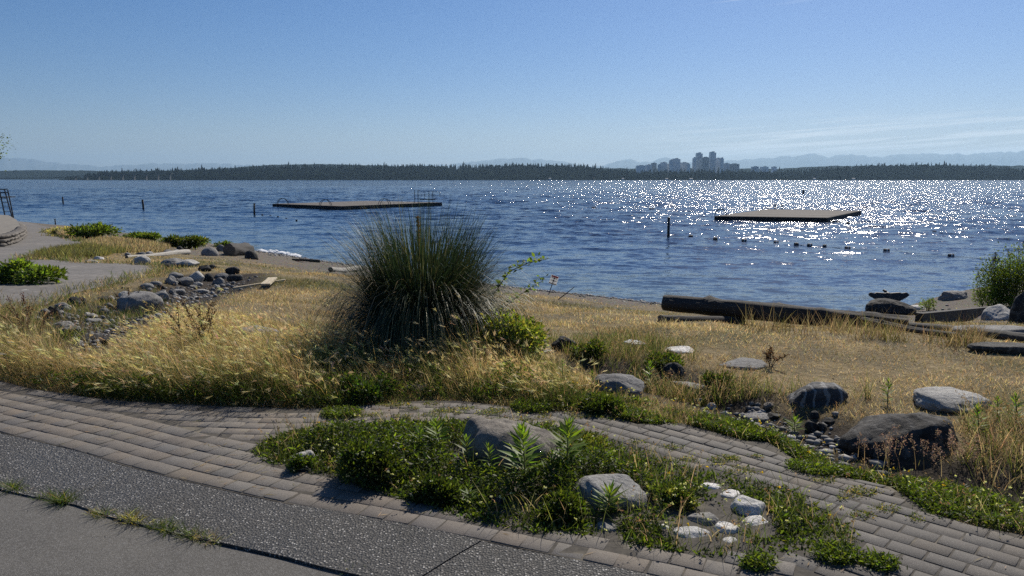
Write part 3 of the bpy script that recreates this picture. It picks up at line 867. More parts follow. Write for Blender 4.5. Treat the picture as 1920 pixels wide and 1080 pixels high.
# ================================================================== rocks
def rock_mat(name, lo, mid, hi, lichen=(.4, .38, .3), la=.25, vein=0.):
    m, t, p = mat(name)
    oc = t.node('ShaderNodeTexCoord').outputs['Object']; oi = t.node('ShaderNodeObjectInfo').outputs['Random']
    sh_ = t.node('ShaderNodeVectorMath', operation='ADD'); t.l.new(oc, sh_.inputs[0]); cb = t.node('ShaderNodeCombineXYZ'); t.l.new(t.math('MULTIPLY', oi, 40.), cb.inputs[0]); t.l.new(cb.outputs[0], sh_.inputs[1])
    pos = sh_.outputs[0]
    n1 = t.noise(pos, 5, 7, .65, .4); n2 = t.noise(pos, 45, 5, .7); n3 = t.noise(pos, 160, 3, .7)
    c = t.ramp(n1.outputs[0], [(.28, lo), (.5, mid), (.74, hi)])
    c = t.mix(1., c, t.ramp(n2.outputs[0], [(.25, (.6, .6, .6)), (.75, (1.4, 1.4, 1.4))]), 'MULTIPLY')
    c = t.mix(t.math('MULTIPLY', t.maprange(n3.outputs[0], .58, .7), .6), c, tuple(min(1, k * 1.6) for k in hi))
    c = t.mix(t.math('MULTIPLY', t.maprange(t.noise(pos, 9, 4, .75).outputs[0], .56, .66), la), c, lichen)
    if vein:
        wv = t.node('ShaderNodeTexWave', i_Scale=3.5, i_Distortion=9., i_Detail=4.); t.l.new(pos, wv.inputs['Vector'])
        c = t.mix(t.math('MULTIPLY', t.maprange(wv.outputs['Fac'], .8, .97), vein), c, (.7, .69, .66))
    c = t.mix(1., c, t.ramp(oi, [(0, (.8, .8, .8)), (1, (1.18, 1.16, 1.13))]), 'MULTIPLY')
    t.set(p.inputs['Base Color'], c); p.inputs['Roughness'].default_value = .82; p.inputs['Specular IOR Level'].default_value = .35
    hh = t.math('ADD', t.math('MULTIPLY', n1.outputs[0], 2.2), t.math('ADD', n2.outputs[0], t.math('MULTIPLY', n3.outputs[0], .4)))
    t.set(p.inputs['Normal'], t.bump(hh, .7, .02))
    return m
RM = {'g': rock_mat("granite_grey", (.09, .088, .085), (.19, .185, .178), (.30, .29, .275)),
      'd': rock_mat("dark_stone", (.010, .0095, .009), (.024, .0225, .021), (.062, .058, .054), (.22, .21, .18), .25, .05),
      'p': rock_mat("pale_stone", (.20, .195, .18), (.33, .32, .30), (.45, .44, .41), (.2, .19, .16), .3),
      'w': rock_mat("white_stone", (.42, .41, .38), (.62, .60, .57), (.74, .72, .69), (.22, .2, .17), .35),
      'v': rock_mat("veined_stone", (.02, .02, .021), (.06, .06, .062), (.16, .155, .15), (.3, .29, .27), .45, .3),
      'b': rock_mat("brown_stone", (.085, .072, .06), (.17, .15, .125), (.27, .245, .21), (.33, .31, .25), .35)}
def rock_mesh(dim, seed, facets=13, rough=.06, sub=5, flat=0.):
    r = np.random.default_rng(seed)
    bm = bmesh.new(); bmesh.ops.create_icosphere(bm, subdivisions=sub, radius=1)
    V = np.array([v.co[:] for v in bm.verts])
    n = r.normal(0, 1, (facets, 3)); n /= np.linalg.norm(n, axis=1)[:, None]
    d = r.uniform(.72, 1.0, facets)
    if flat: n[0] = (r.normal(0, .08), r.normal(0, .08), 1); n[0] /= np.linalg.norm(n[0]); d[0] = 1 - flat
    dot = np.maximum(V @ n.T, 1e-4)
    rad_ = np.concatenate([d[None, :] / dot, np.full((len(V), 1), 1.08)], 1)
    k = 26.
    rr = -np.log(np.exp(-k * np.minimum(rad_, 3)).sum(1)) / k
    s = seed * 3.7
    nz = np.array([mnoise.fractal(Vector(v) * 1.7 + Vector((s, 0, 0)), 1.0, 2.1, 5) for v in V])
    nz2 = np.array([mnoise.noise(Vector(v) * 7 + Vector((0, s, 0))) for v in V])
    nz3 = np.array([abs(mnoise.noise(Vector(v) * 3.1 + Vector((s, s, 0)))) for v in V])
    V = V * (rr * (1 + rough * 1.25 * nz + rough * .5 * nz2 - rough * .8 * nz3))[:, None]
    V = V / np.abs(V).max(0) * (np.array(dim) / 2)
    for v, co in zip(bm.verts, V): v.co = co
    me = bpy.data.meshes.new("rock"); bm.to_mesh(me); bm.free()
    me.polygons.foreach_set("use_smooth", [True] * len(me.polygons))
    return me
rock_plan = []
SW_ = "stones of the left dry stream"
def rock(u, v, w, h, tone, lab, name="boulder", group=None, flat=0., depth=.85, sink=.95, rz=None, facets=13, rough=.06, tilt=0., hmin=.35):
    """u, v: foot of the rock on the ground; w, h: how wide and tall it shows, in photo pixels"""
    if group == SW_: w *= 1.22; h *= 1.28
    p = P(u, v); k = mpp(p); W_, H_ = w * k, h * k
    seed = int(u * 7 + v * 13) % 9973
    r = np.random.default_rng(seed)
    dip = math.atan2(CAMZ - p[2], p[1]); D = W_ * depth
    Ht = max(hmin * H_, (H_ - .45 * D * math.sin(dip)) / math.cos(dip))
    full = Ht * (1 + sink)
    me = rock_mesh((W_ * 1.05, D, full), seed, facets, rough, 5 if w > 45 else (4 if w > 14 else 3), flat)
    o = link(name, me, None, RM[tone])
    y = p[1] + D * .42
    x = p[0] * y / p[1]
    zf = H(np.array([x, p[0]]), np.array([y, p[1]])); z = float(min(zf))
    o.location = (x, y, z + Ht - full / 2)
    o.rotation_euler = (0, tilt, r.uniform(-.25, .25) if rz is None else rz)
    tag(o, lab, "rock", group)
    rock_plan.append((x, y, W_ * .5))
    return o
ISL = "white stones in the planting bed"
rock(950, 892, 214, 126, 'b', "largest boulder in the planting bed, rough brown flat top and dark face", flat=.35, depth=.8, sink=.8, rz=.12, rough=.065, facets=18)
rock(1148, 962, 150, 84, 'p', "smooth pale grey boulder with a rounded back beside the white stones", flat=.3, depth=.95, rz=-.3, facets=17, rough=.05, tilt=.2)
rock(932, 957, 27, 25, 'd', "small dark cobble at the shaded front edge of the planting bed", "cobble")
rock(565, 884, 60, 44, 'p', "cracked pale rock at the left tip of the planting bed", flat=.3)
for a in [(1332, 922, 36, 17, "white stone highest in the ring, furthest from the pale boulder"), (1370, 940, 42, 18, "flat speckled white stone second from the top of the ring"), (1407, 972, 60, 34, "biggest white stone at the right of the ring"),
          (1416, 993, 50, 21, "white stone directly below the biggest one"), (1361, 1006, 44, 25, "rounded white stone in the middle of the bottom row"), (1297, 1018, 64, 29, "long white stone at the lower left of the ring"),
          (1318, 991, 52, 26, "dull stone half grown over by clover inside the ring"), (1243, 997, 24, 17, "small white cobble alone left of the ring"), (1137, 1003, 46, 20, "grey half buried stone in front of the smooth pale boulder"),
          (1368, 1024, 27, 13, "smallest stone poking out below the bottom row"), (1106, 996, 17, 14, "tiny round cobble just left of the grey half buried stone")]:
    a = (a[0], a[1], a[2] * 1.22, a[3] * 1.15, a[4])
    rock(*a[:4], 'g' if 'grey' in a[4] or 'dull' in a[4] or 'tiny' in a[4] else 'w', a[4], "white_stone", ISL, flat=.22, depth=.95, sink=1.6, hmin=.2, facets=10, rough=.04)
rock(1698, 854, 244, 100, 'd', "largest dark boulder at the right, beside the paved path", depth=.75, sink=1.0, rz=.15, facets=14, rough=.065, tilt=-.05)
rock(1775, 775, 135, 50, 'p', "pale flat boulder in straw behind the largest dark boulder", flat=.3, sink=.4)
rock(1530, 764, 112, 54, 'v', "dark veined boulder with a bright top above the dry gully", flat=.1, sink=1.0, rough=.055, facets=18)
rock(1162, 742, 112, 52, 'g', "grey sloping boulder above the green weeds, left end of the gully", flat=.15, tilt=.14)
rock(1262, 716, 48, 36, 'd', "small blackish boulder in the gully behind the tabular slab")
rock(1296, 744, 72, 34, 'g', "tabular slab with a flat pale top in the gully", flat=.6, tilt=.14, sink=.2, facets=7)
rock(1397, 693, 96, 22, 'g', "long low rock buried in the straw right of the gully", flat=.4, sink=.9)
rock(1186, 651, 50, 18, 'w', "flat whitish rock in weeds, left of two below the log", flat=.5)
rock(1270, 662, 64, 15, 'w', "flat whitish rock in weeds, right of two below the log", flat=.5)
rock(1057, 657, 48, 34, 'd', "dark rounded rock in shadow right of the tall grass clump")
rock(1012, 664, 56, 12, 'p', "low pale rock under the dark rounded rock by the grass clump", flat=.5)
rock(488, 645, 92, 38, 'g', "half buried grey rock in the front straw meadow", flat=.2, sink=.5, tilt=.1)
rock(785, 738, 62, 22, 'b', "brown rock hidden in straw at the path's upper edge", flat=.4)
rock(1012, 728, 56, 18, 'b', "brown low rock in long straw left of the sloping boulder", flat=.4)
COB = "loose cobbles in the right gully"
for a in [(1334, 768, 18, 13, 'p', "pale cobble at the grassy lip below the tabular slab"), (1310, 758, 22, 12, 'p', "pale buried cobble next to the grassy lip cobble"), (1410, 761, 11, 8, 'b', "tiny tan cobble alone in mid gully"), (1440, 768, 22, 14, 'b', "brown cobble in mid gully"),
          (1527, 786, 19, 16, 'd', "round cobble below the veined boulder"), (1553, 796, 24, 13, 'd', "flattish cobble between the veined and largest dark boulders"), (1521, 812, 25, 24, 'd', "biggest gully cobble, striped, beside the green weeds"), (1541, 808, 18, 18, 'd', "dark cobble touching the striped cobble"),
          (1570, 828, 14, 9, 'g', "grey pebble at the foot of the largest dark boulder"), (1604, 845, 13, 9, 'p', "pale pebble hard against the largest dark boulder"), (1452, 786, 26, 12, 'd', "dark slab stone lying in damp soil of the gully"), (1424, 790, 60, 16, 'g', "long low kerb stone between gully and green verge")]:
    rock(*a[:5], a[5], "cobble", COB, facets=9, rough=.03, sink=.4)
SW = "stones of the left dry stream"
for a in [(264, 497, 29, 15, 'p', "round pale stone alone right of the far path"), (325, 500, 38, 14, 'g', "long grey boulder at the top of the dry stream"), (353, 500, 32, 11, 'p', "pale boulder joined to the long grey one"), (314, 503, 18, 8, 'd', "dark stone under the long grey boulder"),
          (328, 524, 25, 12, 'g', "grey stone below the dark one on the path side"), (320, 533, 17, 13, 'g', "upright grey stone on the path side"), (346, 536, 26, 14, 'g', "rounded stone leaning on the path side row"), (369, 529, 22, 17, 'p', "long pale stone slanting into the dry stream"),
          (370, 537, 16, 7, 'p', "low pale stone under the slanting stone"), (362, 541, 15, 6, 'g', "flat grey stone next to the low pale stone"), (391, 528, 15, 13, 'd', "dark stone in the middle of the dry stream"), (410, 535, 17, 12, 'g', "grey stone in the cobble heap's upper left"),
          (417, 523, 21, 9, 'g', "flat topped stone above the cobble heap"), (436, 514, 21, 12, 'd', "upper of two stacked dark stones at the stream's end"), (441, 528, 25, 13, 'd', "lower of two stacked dark stones at the stream's end"), (385, 509, 20, 10, 'd', "blackish stone by the small stump stone"),
          (398, 504, 11, 7, 'd', "little dark stump stone at the top of the stream"), (334, 553, 22, 11, 'g', "grey stone where the dry stream bends"), (380, 551, 20, 8, 'p', "pale low stone at the foot of the cobble heap"), (304, 565, 27, 15, 'g', "pointed grey stone leaning on the big half buried boulder"),
          (262, 592, 68, 36, 'g', "big half buried boulder on the meadow side of the dry stream"), (257, 560, 12, 12, 'p', "upright pale stone behind the big half buried boulder"), (235, 560, 20, 11, 'p', "pale slanting stone in a row behind the big boulder"), (276, 543, 22, 10, 'g', "grey stone in the verge above the big boulder"),
          (292, 539, 19, 10, 'g', "neighbour of the grey verge stone, nearer the stream"), (139, 575, 19, 15, 'd', "dark square stone at the corner of the left path"), (155, 573, 16, 13, 'd', "paler companion of the dark square stone"), (97, 595, 12, 17, 'd', "dark pointed stone at the left end of the stone row"),
          (109, 600, 13, 20, 'd', "tall dark stone second in the left stone row"), (85, 596, 15, 14, 'g', "grey stone at the extreme left of the stone row"), (116, 583, 22, 13, 'g', "grey stone behind the tall dark stone"), (191, 567, 18, 10, 'd', "dark stone half way along the left row"),
          (208, 563, 11, 7, 'p', "small pale stone half way along the left row"), (124, 627, 42, 20, 'p', "longest pale smooth stone low in the left gully"), (172, 598, 18, 9, 'p', "pale stone on the gravel near the left row"), (177, 606, 24, 7, 'p', "flat pale stone on the gravel in front of it"),
          (196, 592, 17, 12, 'g', "rounded stone beside the gravel under the left row"), (217, 591, 14, 8, 'g', "small stone at the big boulder's left foot"), (121, 635, 18, 17, 'g', "grey stone below the longest pale smooth stone"), (152, 654, 14, 9, 'g', "last small stone at the bottom of the left gully"),
          (170, 640, 40, 12, 'd', "dark slab lying low in the left gully"), (205, 645, 28, 12, 'd', "dark stone under the meadow's left edge")]:
    rock(*a[:5], a[5], "stream_stone", SW, facets=10, rough=.05, sink=.35)
for q in range(46):
    f = q / 46; r0_ = np.random.default_rng(300 + q)
    u = np.interp(f, [0, .3, .55, .8, 1], [60, 130, 215, 300, 345]) + r0_.normal(0, 9); v = np.interp(f, [0, .3, .55, .8, 1], [612, 585, 566, 548, 532]) + r0_.normal(0, 6) + (14 if q % 3 == 0 else 0)
    s_ = r0_.uniform(8, 17); rock(u, v, s_, s_ * r0_.uniform(.5, .8), 'gdpg'[q % 4], "small rough stone among the many edging the left dry stream", "edging_stone", "small stones edging the left dry stream", sink=.5, rough=.08)
for q, (u, v, w_) in enumerate([(400, 545, 9), (408, 541, 9), (417, 538, 10), (428, 537, 9), (436, 540, 8), (424, 545, 10), (412, 549, 9), (398, 552, 8), (438, 533, 9), (404, 557, 8)]):
    rock(u, v, w_, 6, 'gp'[q % 2], "small grey cobble in the heap at the dry stream's end", "cobble", "cobble heap", sink=.3)
SR = "boulders along the left beach"
for a in [(393, 480, 34, 18, 'g', "large rounded beach boulder with a pale flank beside the stump"), (414, 472, 19, 14, 'g', "upright boulder between the rounded boulder and the stump"), (470, 486, 27, 18, 'd', "dark boulder nearest the water beyond the stump"),
          (338, 470, 14, 9, 'd', "dark capped stone above the pale driftwood"), (333, 474, 17, 7, 'p', "pale stone under the dark capped stone"), (317, 475, 20, 8, 'g', "grey stone behind the pale driftwood"), (265, 478, 18, 7, 'g', "round stone at the driftwood's left end"),
          (280, 477, 15, 6, 'p', "pale stone behind the driftwood's left part"), (240, 480, 12, 8, 'g', "dull stone furthest left by the driftwood"), (185, 487, 18, 7, 'w', "white stone at the grassy point of the far path"), (170, 493, 30, 7, 'p', "low pale stone in front of the white point stone")]:
    rock(*a[:5], a[5], "beach_boulder", SR, facets=9, rough=.04)
KS = "pale kerb stones round the left planting bed"
for a in [(116, 517, 16, 5, "upper pale kerb stone of the left planting bed"), (109, 523, 20, 5, "middle pale kerb stone of the left planting bed"), (96, 530, 18, 5, "lower pale kerb stone of the left planting bed"), (48, 546, 16, 4, "pale kerb stone at the front of the left planting bed")]:
    rock(*a[:4], 'p', a[4], "kerb_stone", KS, flat=.4, sink=.6)
rock(1665, 590, 98, 37, 'd', "dark rock at the water's edge on which the bird stands", depth=.6, facets=15, hmin=.8, sink=.5)
rock(1718, 582, 34, 14, 'w', "bright white topped rock right of the bird's rock", flat=.3)
rock(1787, 563, 60, 26, 'g', "two toned boulder below the right shoreline bushes", flat=.25, rough=.09)
rock(1870, 602, 68, 36, 'p', "smooth pale boulder leaning by the timber edging at the right", rough=.05, tilt=-.3, facets=18)
rock(1915, 606, 46, 62, 'd', "tall dark boulder cut by the right edge", facets=9)
rock(1862, 628, 160, 30, 'g', "long flat slab stone behind the thin log at the right", "slab_stone", None, .55, .45, .3, 0.05, 8, .03)
rock(1880, 664, 128, 30, 'd', "flat topped slab stone in straw at the right edge", "slab_stone", None, .6, .45, .3, 0.05, 8, .04)

# gravel in the two dry stream beds and on the beach: far too many to count
def gravel(name, polys, n, smin, smax, seed):
    r = np.random.default_rng(seed)
    bm = bmesh.new(); bmesh.ops.create_icosphere(bm, subdivisions=1, radius=1); tv = np.array([v.co[:] for v in bm.verts]); tf = np.array([[v.index for v in f.verts] for f in bm.faces]); bm.free()
    VV, CC = [], []
    k = 0
    while k < n:
        poly, wd = polys[r.integers(0, len(polys))]
        i = r.integers(0, len(poly) - 1); f = r.random()
        x = poly[i][0] * (1 - f) + poly[i + 1][0] * f + r.normal(0, wd); y = poly[i][1] * (1 - f) + poly[i + 1][1] * f + r.normal(0, wd)
        if inpoly(x, y, front_path) or inpoly(x, y, left_path): continue
        s = smin * (smax / smin) ** (r.random() ** 2.2)
        v = tv * (1 + r.normal(0, .12, (len(tv), 1))) * np.array([s * r.uniform(.8, 1.4), s * r.uniform(.7, 1.2), s * r.uniform(.45, .8)])
        a = r.uniform(0, 6.28); c_, s_ = math.cos(a), math.sin(a)
        v = np.stack([v[:, 0] * c_ - v[:, 1] * s_, v[:, 0] * s_ + v[:, 1] * c_, v[:, 2]], -1)
        VV.append((v, x, y, s)); b = r.choice([.10, .17, .25, .38], p=[.35, .35, .2, .1]) * r.uniform(.8, 1.2)
        CC.append(np.tile(np.array([1, .96, .90]) * b, (len(tv), 1))); k += 1
    z = H(np.array([q[1] for q in VV]), np.array([q[2] for q in VV]))
    V = np.concatenate([q[0] + [q[1], q[2], zz + q[3] * .2] for q, zz in zip(VV, z)])
    T = (tf[None] + (np.arange(n) * len(tv))[:, None, None]).reshape(-1, 3)
    m, t, p = mat(name + "_stone"); t.set(p.inputs['Base Color'], t.node('ShaderNodeAttribute', attribute_name='tint').outputs['Color']); p.inputs['Roughness'].default_value = .75
    return tag(link(name, trimesh(name, V, T, True, np.concatenate(CC)), None, m), kind="stuff")
gravel("gravel", [(RIGHT_SWALE[3:7], .13), (LEFT_SWALE, .38), (LEFT_SWALE, .3), (LEFT_SWALE, .3), (LEFT_SWALE, .35)], 2200, .008, .045, 5)
beach_line = [tuple(SHORE[i] + np.array([-.3, -1.4])) for i in range(10, 24)]
gravel("beach_pebbles", [(beach_line, 1.0), (beach_line, .5)], 5200, .012, .07, 6)
# ================================================================== plants
LM_dry = leaf_mat("dry_blades", .6, .55, .25, tgain=(1.45, 1.36, 1.08))
LM_green = leaf_mat("green_leaves", .5, .5, .35, tgain=(1.5, 1.6, .5))
LM_tuft = leaf_mat("tuft_blades", .5, .22, .3, tgain=(1.15, 1.25, .8))
M_stem = simple("plant_stem", (.10, .08, .035), .7, .3, 20, 0)
M_deadstem = simple("dead_stem", (.05, .032, .02), .8, .3, 20, 0)

class Veg:
    """leaf and blade triangles gathered for one mesh"""
    def __init__(s): s.V = []; s.T = []; s.C = []; s.n = 0
    def put(s, V, T, C): s.V.append(V); s.T.append(T + s.n); s.C.append(C); s.n += len(V)
    def blades(s, base, h, w, az, lean, bend, col, tipcol=None, tw=.75, segs=2):
        n = len(base); base = np.asarray(base, float)
        h = np.broadcast_to(h, n); w = np.broadcast_to(w, n); lean = np.broadcast_to(lean, n); bend = np.broadcast_to(bend, n)
        d = np.stack([np.cos(az), np.sin(az), 0 * az], -1)
        fa = rng.uniform(0, math.pi, n); wd = np.stack([np.cos(fa), np.sin(fa), 0 * fa], -1) * (w / 2)[:, None]
        pts = []
        for k in range(segs + 1):
            f = k / segs
            a = lean + bend * f
            off = d * (h * f * np.sin(lean + bend * f * .6))[:, None]
            zz = (h * f * np.cos(np.minimum(lean + bend * f * .6, 2.2)))[:, None] * np.array([0, 0, 1.])
            pts.append(base + off + zz)
        rows = []
        for k in range(segs):
            ww = wd * (1, tw, .5, .4)[k] if segs <= 4 else wd * (1 - .8 * k / segs)
            rows += [pts[k] - ww, pts[k] + ww]
        rows.append(pts[segs])
        m_ = len(rows)
        V = np.stack(rows, 1).reshape(-1, 3)
        tr = []
        for k in range(segs - 1):
            a = 2 * k; tr += [(a, a + 1, a + 3), (a, a + 3, a + 2)]
        a = 2 * (segs - 1); tr.append((a, a + 1, a + 2))
        T = (np.array(tr)[None] + (np.arange(n) * m_)[:, None, None]).reshape(-1, 3)
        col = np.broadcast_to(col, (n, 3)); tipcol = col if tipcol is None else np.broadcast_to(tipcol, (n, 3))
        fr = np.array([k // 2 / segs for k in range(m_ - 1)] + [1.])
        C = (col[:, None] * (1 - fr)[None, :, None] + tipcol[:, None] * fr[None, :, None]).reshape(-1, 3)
        s.put(V, T, C); return pts
    def leaves(s, pos, L, W, dirv, col, fold=.15, up=None):
        """rhombic leaves along dirv"""
        n = len(pos); pos = np.asarray(pos, float); L = np.broadcast_to(L, n)[:, None]; W = np.broadcast_to(W, n)[:, None]
        d = dirv / (np.linalg.norm(dirv, axis=1)[:, None] + 1e-9)
        r = rng.normal(0, 1, (n, 3)) if up is None else np.broadcast_to(up, (n, 3)) + rng.normal(0, .25, (n, 3))
        sd = np.cross(d, r); sd /= np.linalg.norm(sd, axis=1)[:, None] + 1e-9
        nn = np.cross(sd, d)
        V = np.stack([pos, pos + d * L * .45 + sd * W / 2 + nn * W * fold, pos + d * L, pos + d * L * .45 - sd * W / 2 + nn * W * fold], 1).reshape(-1, 3)
        T = (np.array([(0, 1, 2), (0, 2, 3)])[None] + (np.arange(n) * 4)[:, None, None]).reshape(-1, 3)
        s.put(V, T, np.repeat(np.broadcast_to(col, (n, 3)), 4, 0))
    def obj(s, name, m, parent=None, loc=None):
        V = np.concatenate(s.V)
        if loc is not None: V = V - np.asarray(loc)
        return link(name, trimesh(name, V, np.concatenate(s.T), False, np.concatenate(s.C)), parent, m)

def rdir(n, zmin=-.3, zmax=1.0):
    a = rng.uniform(0, 2 * math.pi, n); z = rng.uniform(zmin, zmax, n); q = np.sqrt(np.maximum(0, 1 - np.minimum(z * z, 1)))
    return np.stack([q * np.cos(a), q * np.sin(a), z], -1)
def shade(n, c, s=.25, hue=.08):
    c = np.asarray(c, float)
    return np.clip(c * rng.lognormal(0, s, (n, 1)) * (1 + rng.normal(0, hue, (n, 3))), .004, .8)
def in_paths(x, y): return inpoly(x, y, front_path) | inpoly(x, y, left_path) | inpoly(x, y, strip_poly) | inpoly(x, y, road_poly)
ROCKS = np.array(rock_plan)
def off_rocks(x, y, f=.8):
    ok = np.ones(len(x), bool)
    for rx, ry, rr in ROCKS:
        if rr > .02: ok &= (x - rx) ** 2 + (y - ry) ** 2 > (rr * f) ** 2
    return ok
def scatter_poly(poly, n, pw=1.2, rmin=1.5):
    """points in a plan polygon, thinning with distance"""
    a = np.array(poly); x0, y0 = a.min(0); x1, y1 = a.max(0); out = []; tot = 0
    while tot < n:
        x = rng.uniform(x0, x1, n * 3); y = rng.uniform(y0, y1, n * 3)
        ok = inpoly(x, y, poly)
        r = np.hypot(x, y); rm = r[ok].min() if ok.any() else 1
        ok &= rng.random(len(x)) < (rm / np.maximum(r, rm)) ** pw
        out.append(np.stack([x[ok], y[ok]], -1)); tot += int(ok.sum())
    return np.concatenate(out)[:n]

GOLD = np.array((.46, .335, .155)); STRAW = np.array((.45, .36, .205)); PALE = np.array((.52, .45, .29)); GREEN = np.array((.085, .115, .03)); DARKG = np.array((.035, .058, .016)); LIME = np.array((.17, .22, .04)); OLIVE = np.array((.13, .13, .045))
WIND = R(200)   # the grass leans to the left, towards the camera

# ---- short dry grass over the whole lawn ------------------------------------------------
N = 520000
r_ = 4.8 + (46 - 4.8) * rng.random(N) ** 1.7; a_ = rng.uniform(-.66, .66, N)
x = r_ * np.sin(a_); y = r_ * np.cos(a_)
s_ = shore_s(x, y)
g1 = fbm(x * .5, y * .5, 21, 4); g2 = fbm(x * 1.6, y * 1.6, 31, 3); g3 = fbm(x * .22, y * .22, 91, 3)
gr, so_, green = ground_mix(x, y)
keep = (s_ > 1.2) & ~in_paths(x, y) & (rng.random(N) > gr * .93) & (rng.random(N) > so_ * .97) & off_rocks(x, y)
keep &= rng.random(N) < sstep(.26, .52, g2) * .9 + .12
x, y, r_, g1, g2, g3, green, so_, gr = [q[keep] for q in (x, y, r_, g1, g2, g3, green, so_, gr)]
n = len(x); z = H(x, y)
right = sstep(.5, 3., x) 
gp = green * sstep(9, 14, y)                 # greener towards the beach
isg = rng.random(n) < np.clip(gp + .12 + .35 * so_, 0, .9)
hgt = (.022 + .085 * g2 ** 2 * (1 - .6 * right) + .03 * (1 - .3 * right) * rng.random(n)) * (1 + .6 * sstep(.55, .8, g1)) * (1 - .35 * sstep(12, 25, y))
col = np.where(isg[:, None], shade(n, OLIVE, .3), np.where((rng.random(n) < .35)[:, None], shade(n, PALE * .85, .25), shade(n, STRAW * .85 + (GOLD - STRAW) * .6, .28)))
pt_ = fbm(x * .9, y * .9, 131, 3); pt2 = fbm(x * 2.7, y * 2.7, 137, 2); col = col * (.82 + .78 * sstep(.25, .75, .6 * pt_ + .4 * pt2))[:, None]; br_ = sstep(.55, .7, pt2)[:, None] * .6; col = col * (1 - br_) + np.array((.21, .145, .075)) * br_
vg = Veg(); vg.blades(np.stack([x, y, z - .005], -1), hgt * rng.uniform(.6, 1.4, n), np.maximum(.0028, r_ * .0005) * rng.uniform(.7, 1.5, n), rng.uniform(0, 6.28, n), rng.uniform(.2, 1.1, n), rng.uniform(0, .9, n), col * .8, col, segs=2)
tag(vg.obj("dry_grass", LM_dry), kind="stuff")

# ---- tall front meadow --------------------------------------------------------------------
MEADOW = plan([(-420, 640), (-200, 690), (-60, 706), (0, 714), (53, 728), (163, 745), (244, 753), (346, 758), (428, 762), (560, 766), (640, 766), (700, 760), (792, 752), (862, 752), (968, 765), (1003, 773), (1080, 768), (1120, 740),
               (1140, 712), (1090, 690), (1010, 672), (900, 655), (700, 648), (610, 640), (520, 612), (430, 598), (330, 605), (250, 650), (230, 690), (140, 700), (60, 680), (0, 660), (-200, 630)])
pts = scatter_poly(MEADOW, 85000, .8)
x, y = pts.T; ok = off_rocks(x, y, .75) & ~in_paths(x, y); x, y = x[ok], y[ok]; n = len(x); z = H(x, y)
de = seg_dist(x, y, np.array(ge)); q1 = fbm(x * 1.1, y * 1.1, 61, 3); q2 = fbm(x * 3, y * 3, 67, 3)
up = sstep(0, .28, de)
dm = seg_dist(x, y, np.array(list(MEADOW) + [MEADOW[0]])); q3 = fbm(x * 6, y * 6, 69, 2)
hm = (.10 + .25 * up) * (.20 + 1.1 * q1 + .35 * (q3 - .3)) * rng.lognormal(-.12, .33, n) * (1 - .45 * sstep(1., 2.6, de)) * np.where(x > -.2, .72, 1.) * (.55 + .45 * sstep(0, .7, np.where(de < .5, 1, dm)))
greenp = np.clip((1 - sstep(.05, .45, de)) * .7 + .85 * sstep(.5, .64, q2) * (1 - sstep(.8, 2.0, de)) + .14, 0, .9) * np.where(x < -3.2, .55, 1)
isg = rng.random(n) < greenp
col = np.where(isg[:, None], shade(n, GREEN, .35), np.where((rng.random(n) < .5)[:, None], shade(n, STRAW, .25), shade(n, GOLD, .25)))
az = rng.normal(WIND, 1.1, n)
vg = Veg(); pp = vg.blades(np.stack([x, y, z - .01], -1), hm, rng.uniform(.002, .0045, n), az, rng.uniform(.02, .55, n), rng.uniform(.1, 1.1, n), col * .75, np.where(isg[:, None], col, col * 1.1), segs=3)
# bearded seed heads
sel = np.where((rng.random(n) < .24 * sstep(.42, .6, q2 + .25 * (q1 - .5))) & (hm > .13) & ~((isg) & (rng.random(n) < .7)))[0]
tip = pp[3][sel]; dr = pp[3][sel] - pp[2][sel]; dr /= np.linalg.norm(dr, axis=1)[:, None]; dr = dr + np.stack([np.cos(az[sel]) * .5, np.sin(az[sel]) * .5, -.15 + 0 * az[sel]], -1); dr /= np.linalg.norm(dr, axis=1)[:, None]
hc = np.where((rng.random(len(sel)) < .5)[:, None], shade(len(sel), PALE * 1.25, .15), shade(len(sel), (.60, .54, .26), .18))
for k in range(9):
    f = k / 9
    dd = dr + rng.normal(0, .20, dr.shape)
    vg.leaves(tip + dr * (.04 * f)[..., None] if hasattr(f, 'shape') else tip + dr * .034 * f, rng.uniform(.034, .062, len(sel)), .003, dd, hc)
vg.leaves(tip - dr * .004, .042, .006, dr, hc * .85, .3); vg.leaves(tip - dr * .004, .04, .006, dr, hc * .8, .3)
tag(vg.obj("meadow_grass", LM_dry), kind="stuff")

# ---- green weeds along the front of the meadow and the verges: leafy ground cover ---------
def weed_leaves(vg, x, y, hmax, L, cols, per=1, zmin=-.2):
    n = len(x); z = H(x, y)
    hh = hmax * rng.random(n) ** .8
    p_ = np.stack([x + rng.normal(0, .012, n), y + rng.normal(0, .012, n), z + hh], -1)
    vg.leaves(p_, L * np.clip(rng.lognormal(-.1, .45, n), .4, 2.6), L * rng.uniform(.25, .6, n), rdir(n, zmin, .9), cols)
vg = Veg()
pts = scatter_poly(MEADOW, 120000, .6); x, y = pts.T; de = seg_dist(x, y, np.array(ge)); q1 = fbm(x * 2.2, y * 2.2, 71, 3)
ok = (rng.random(len(x)) < (1 - sstep(.05, .45 + .4 * q1, de)) * sstep(.33, .52, q1) * np.where(x < -3.3, .35, 1)) & off_rocks(x, y, .8) & ~in_paths(x, y)
x, y, q1, de = x[ok], y[ok], q1[ok], de[ok]
weed_leaves(vg, x, y, (.05 + .20 * (q1 - .33) * 2) * (.5 + .5 * sstep(0, .15, de)), .03, np.where((rng.random(len(x)) < .2)[:, None], shade(len(x), LIME * .75, .3), shade(len(x), GREEN * .75, .35)))
tag(vg.obj("weeds", LM_green), kind="stuff")

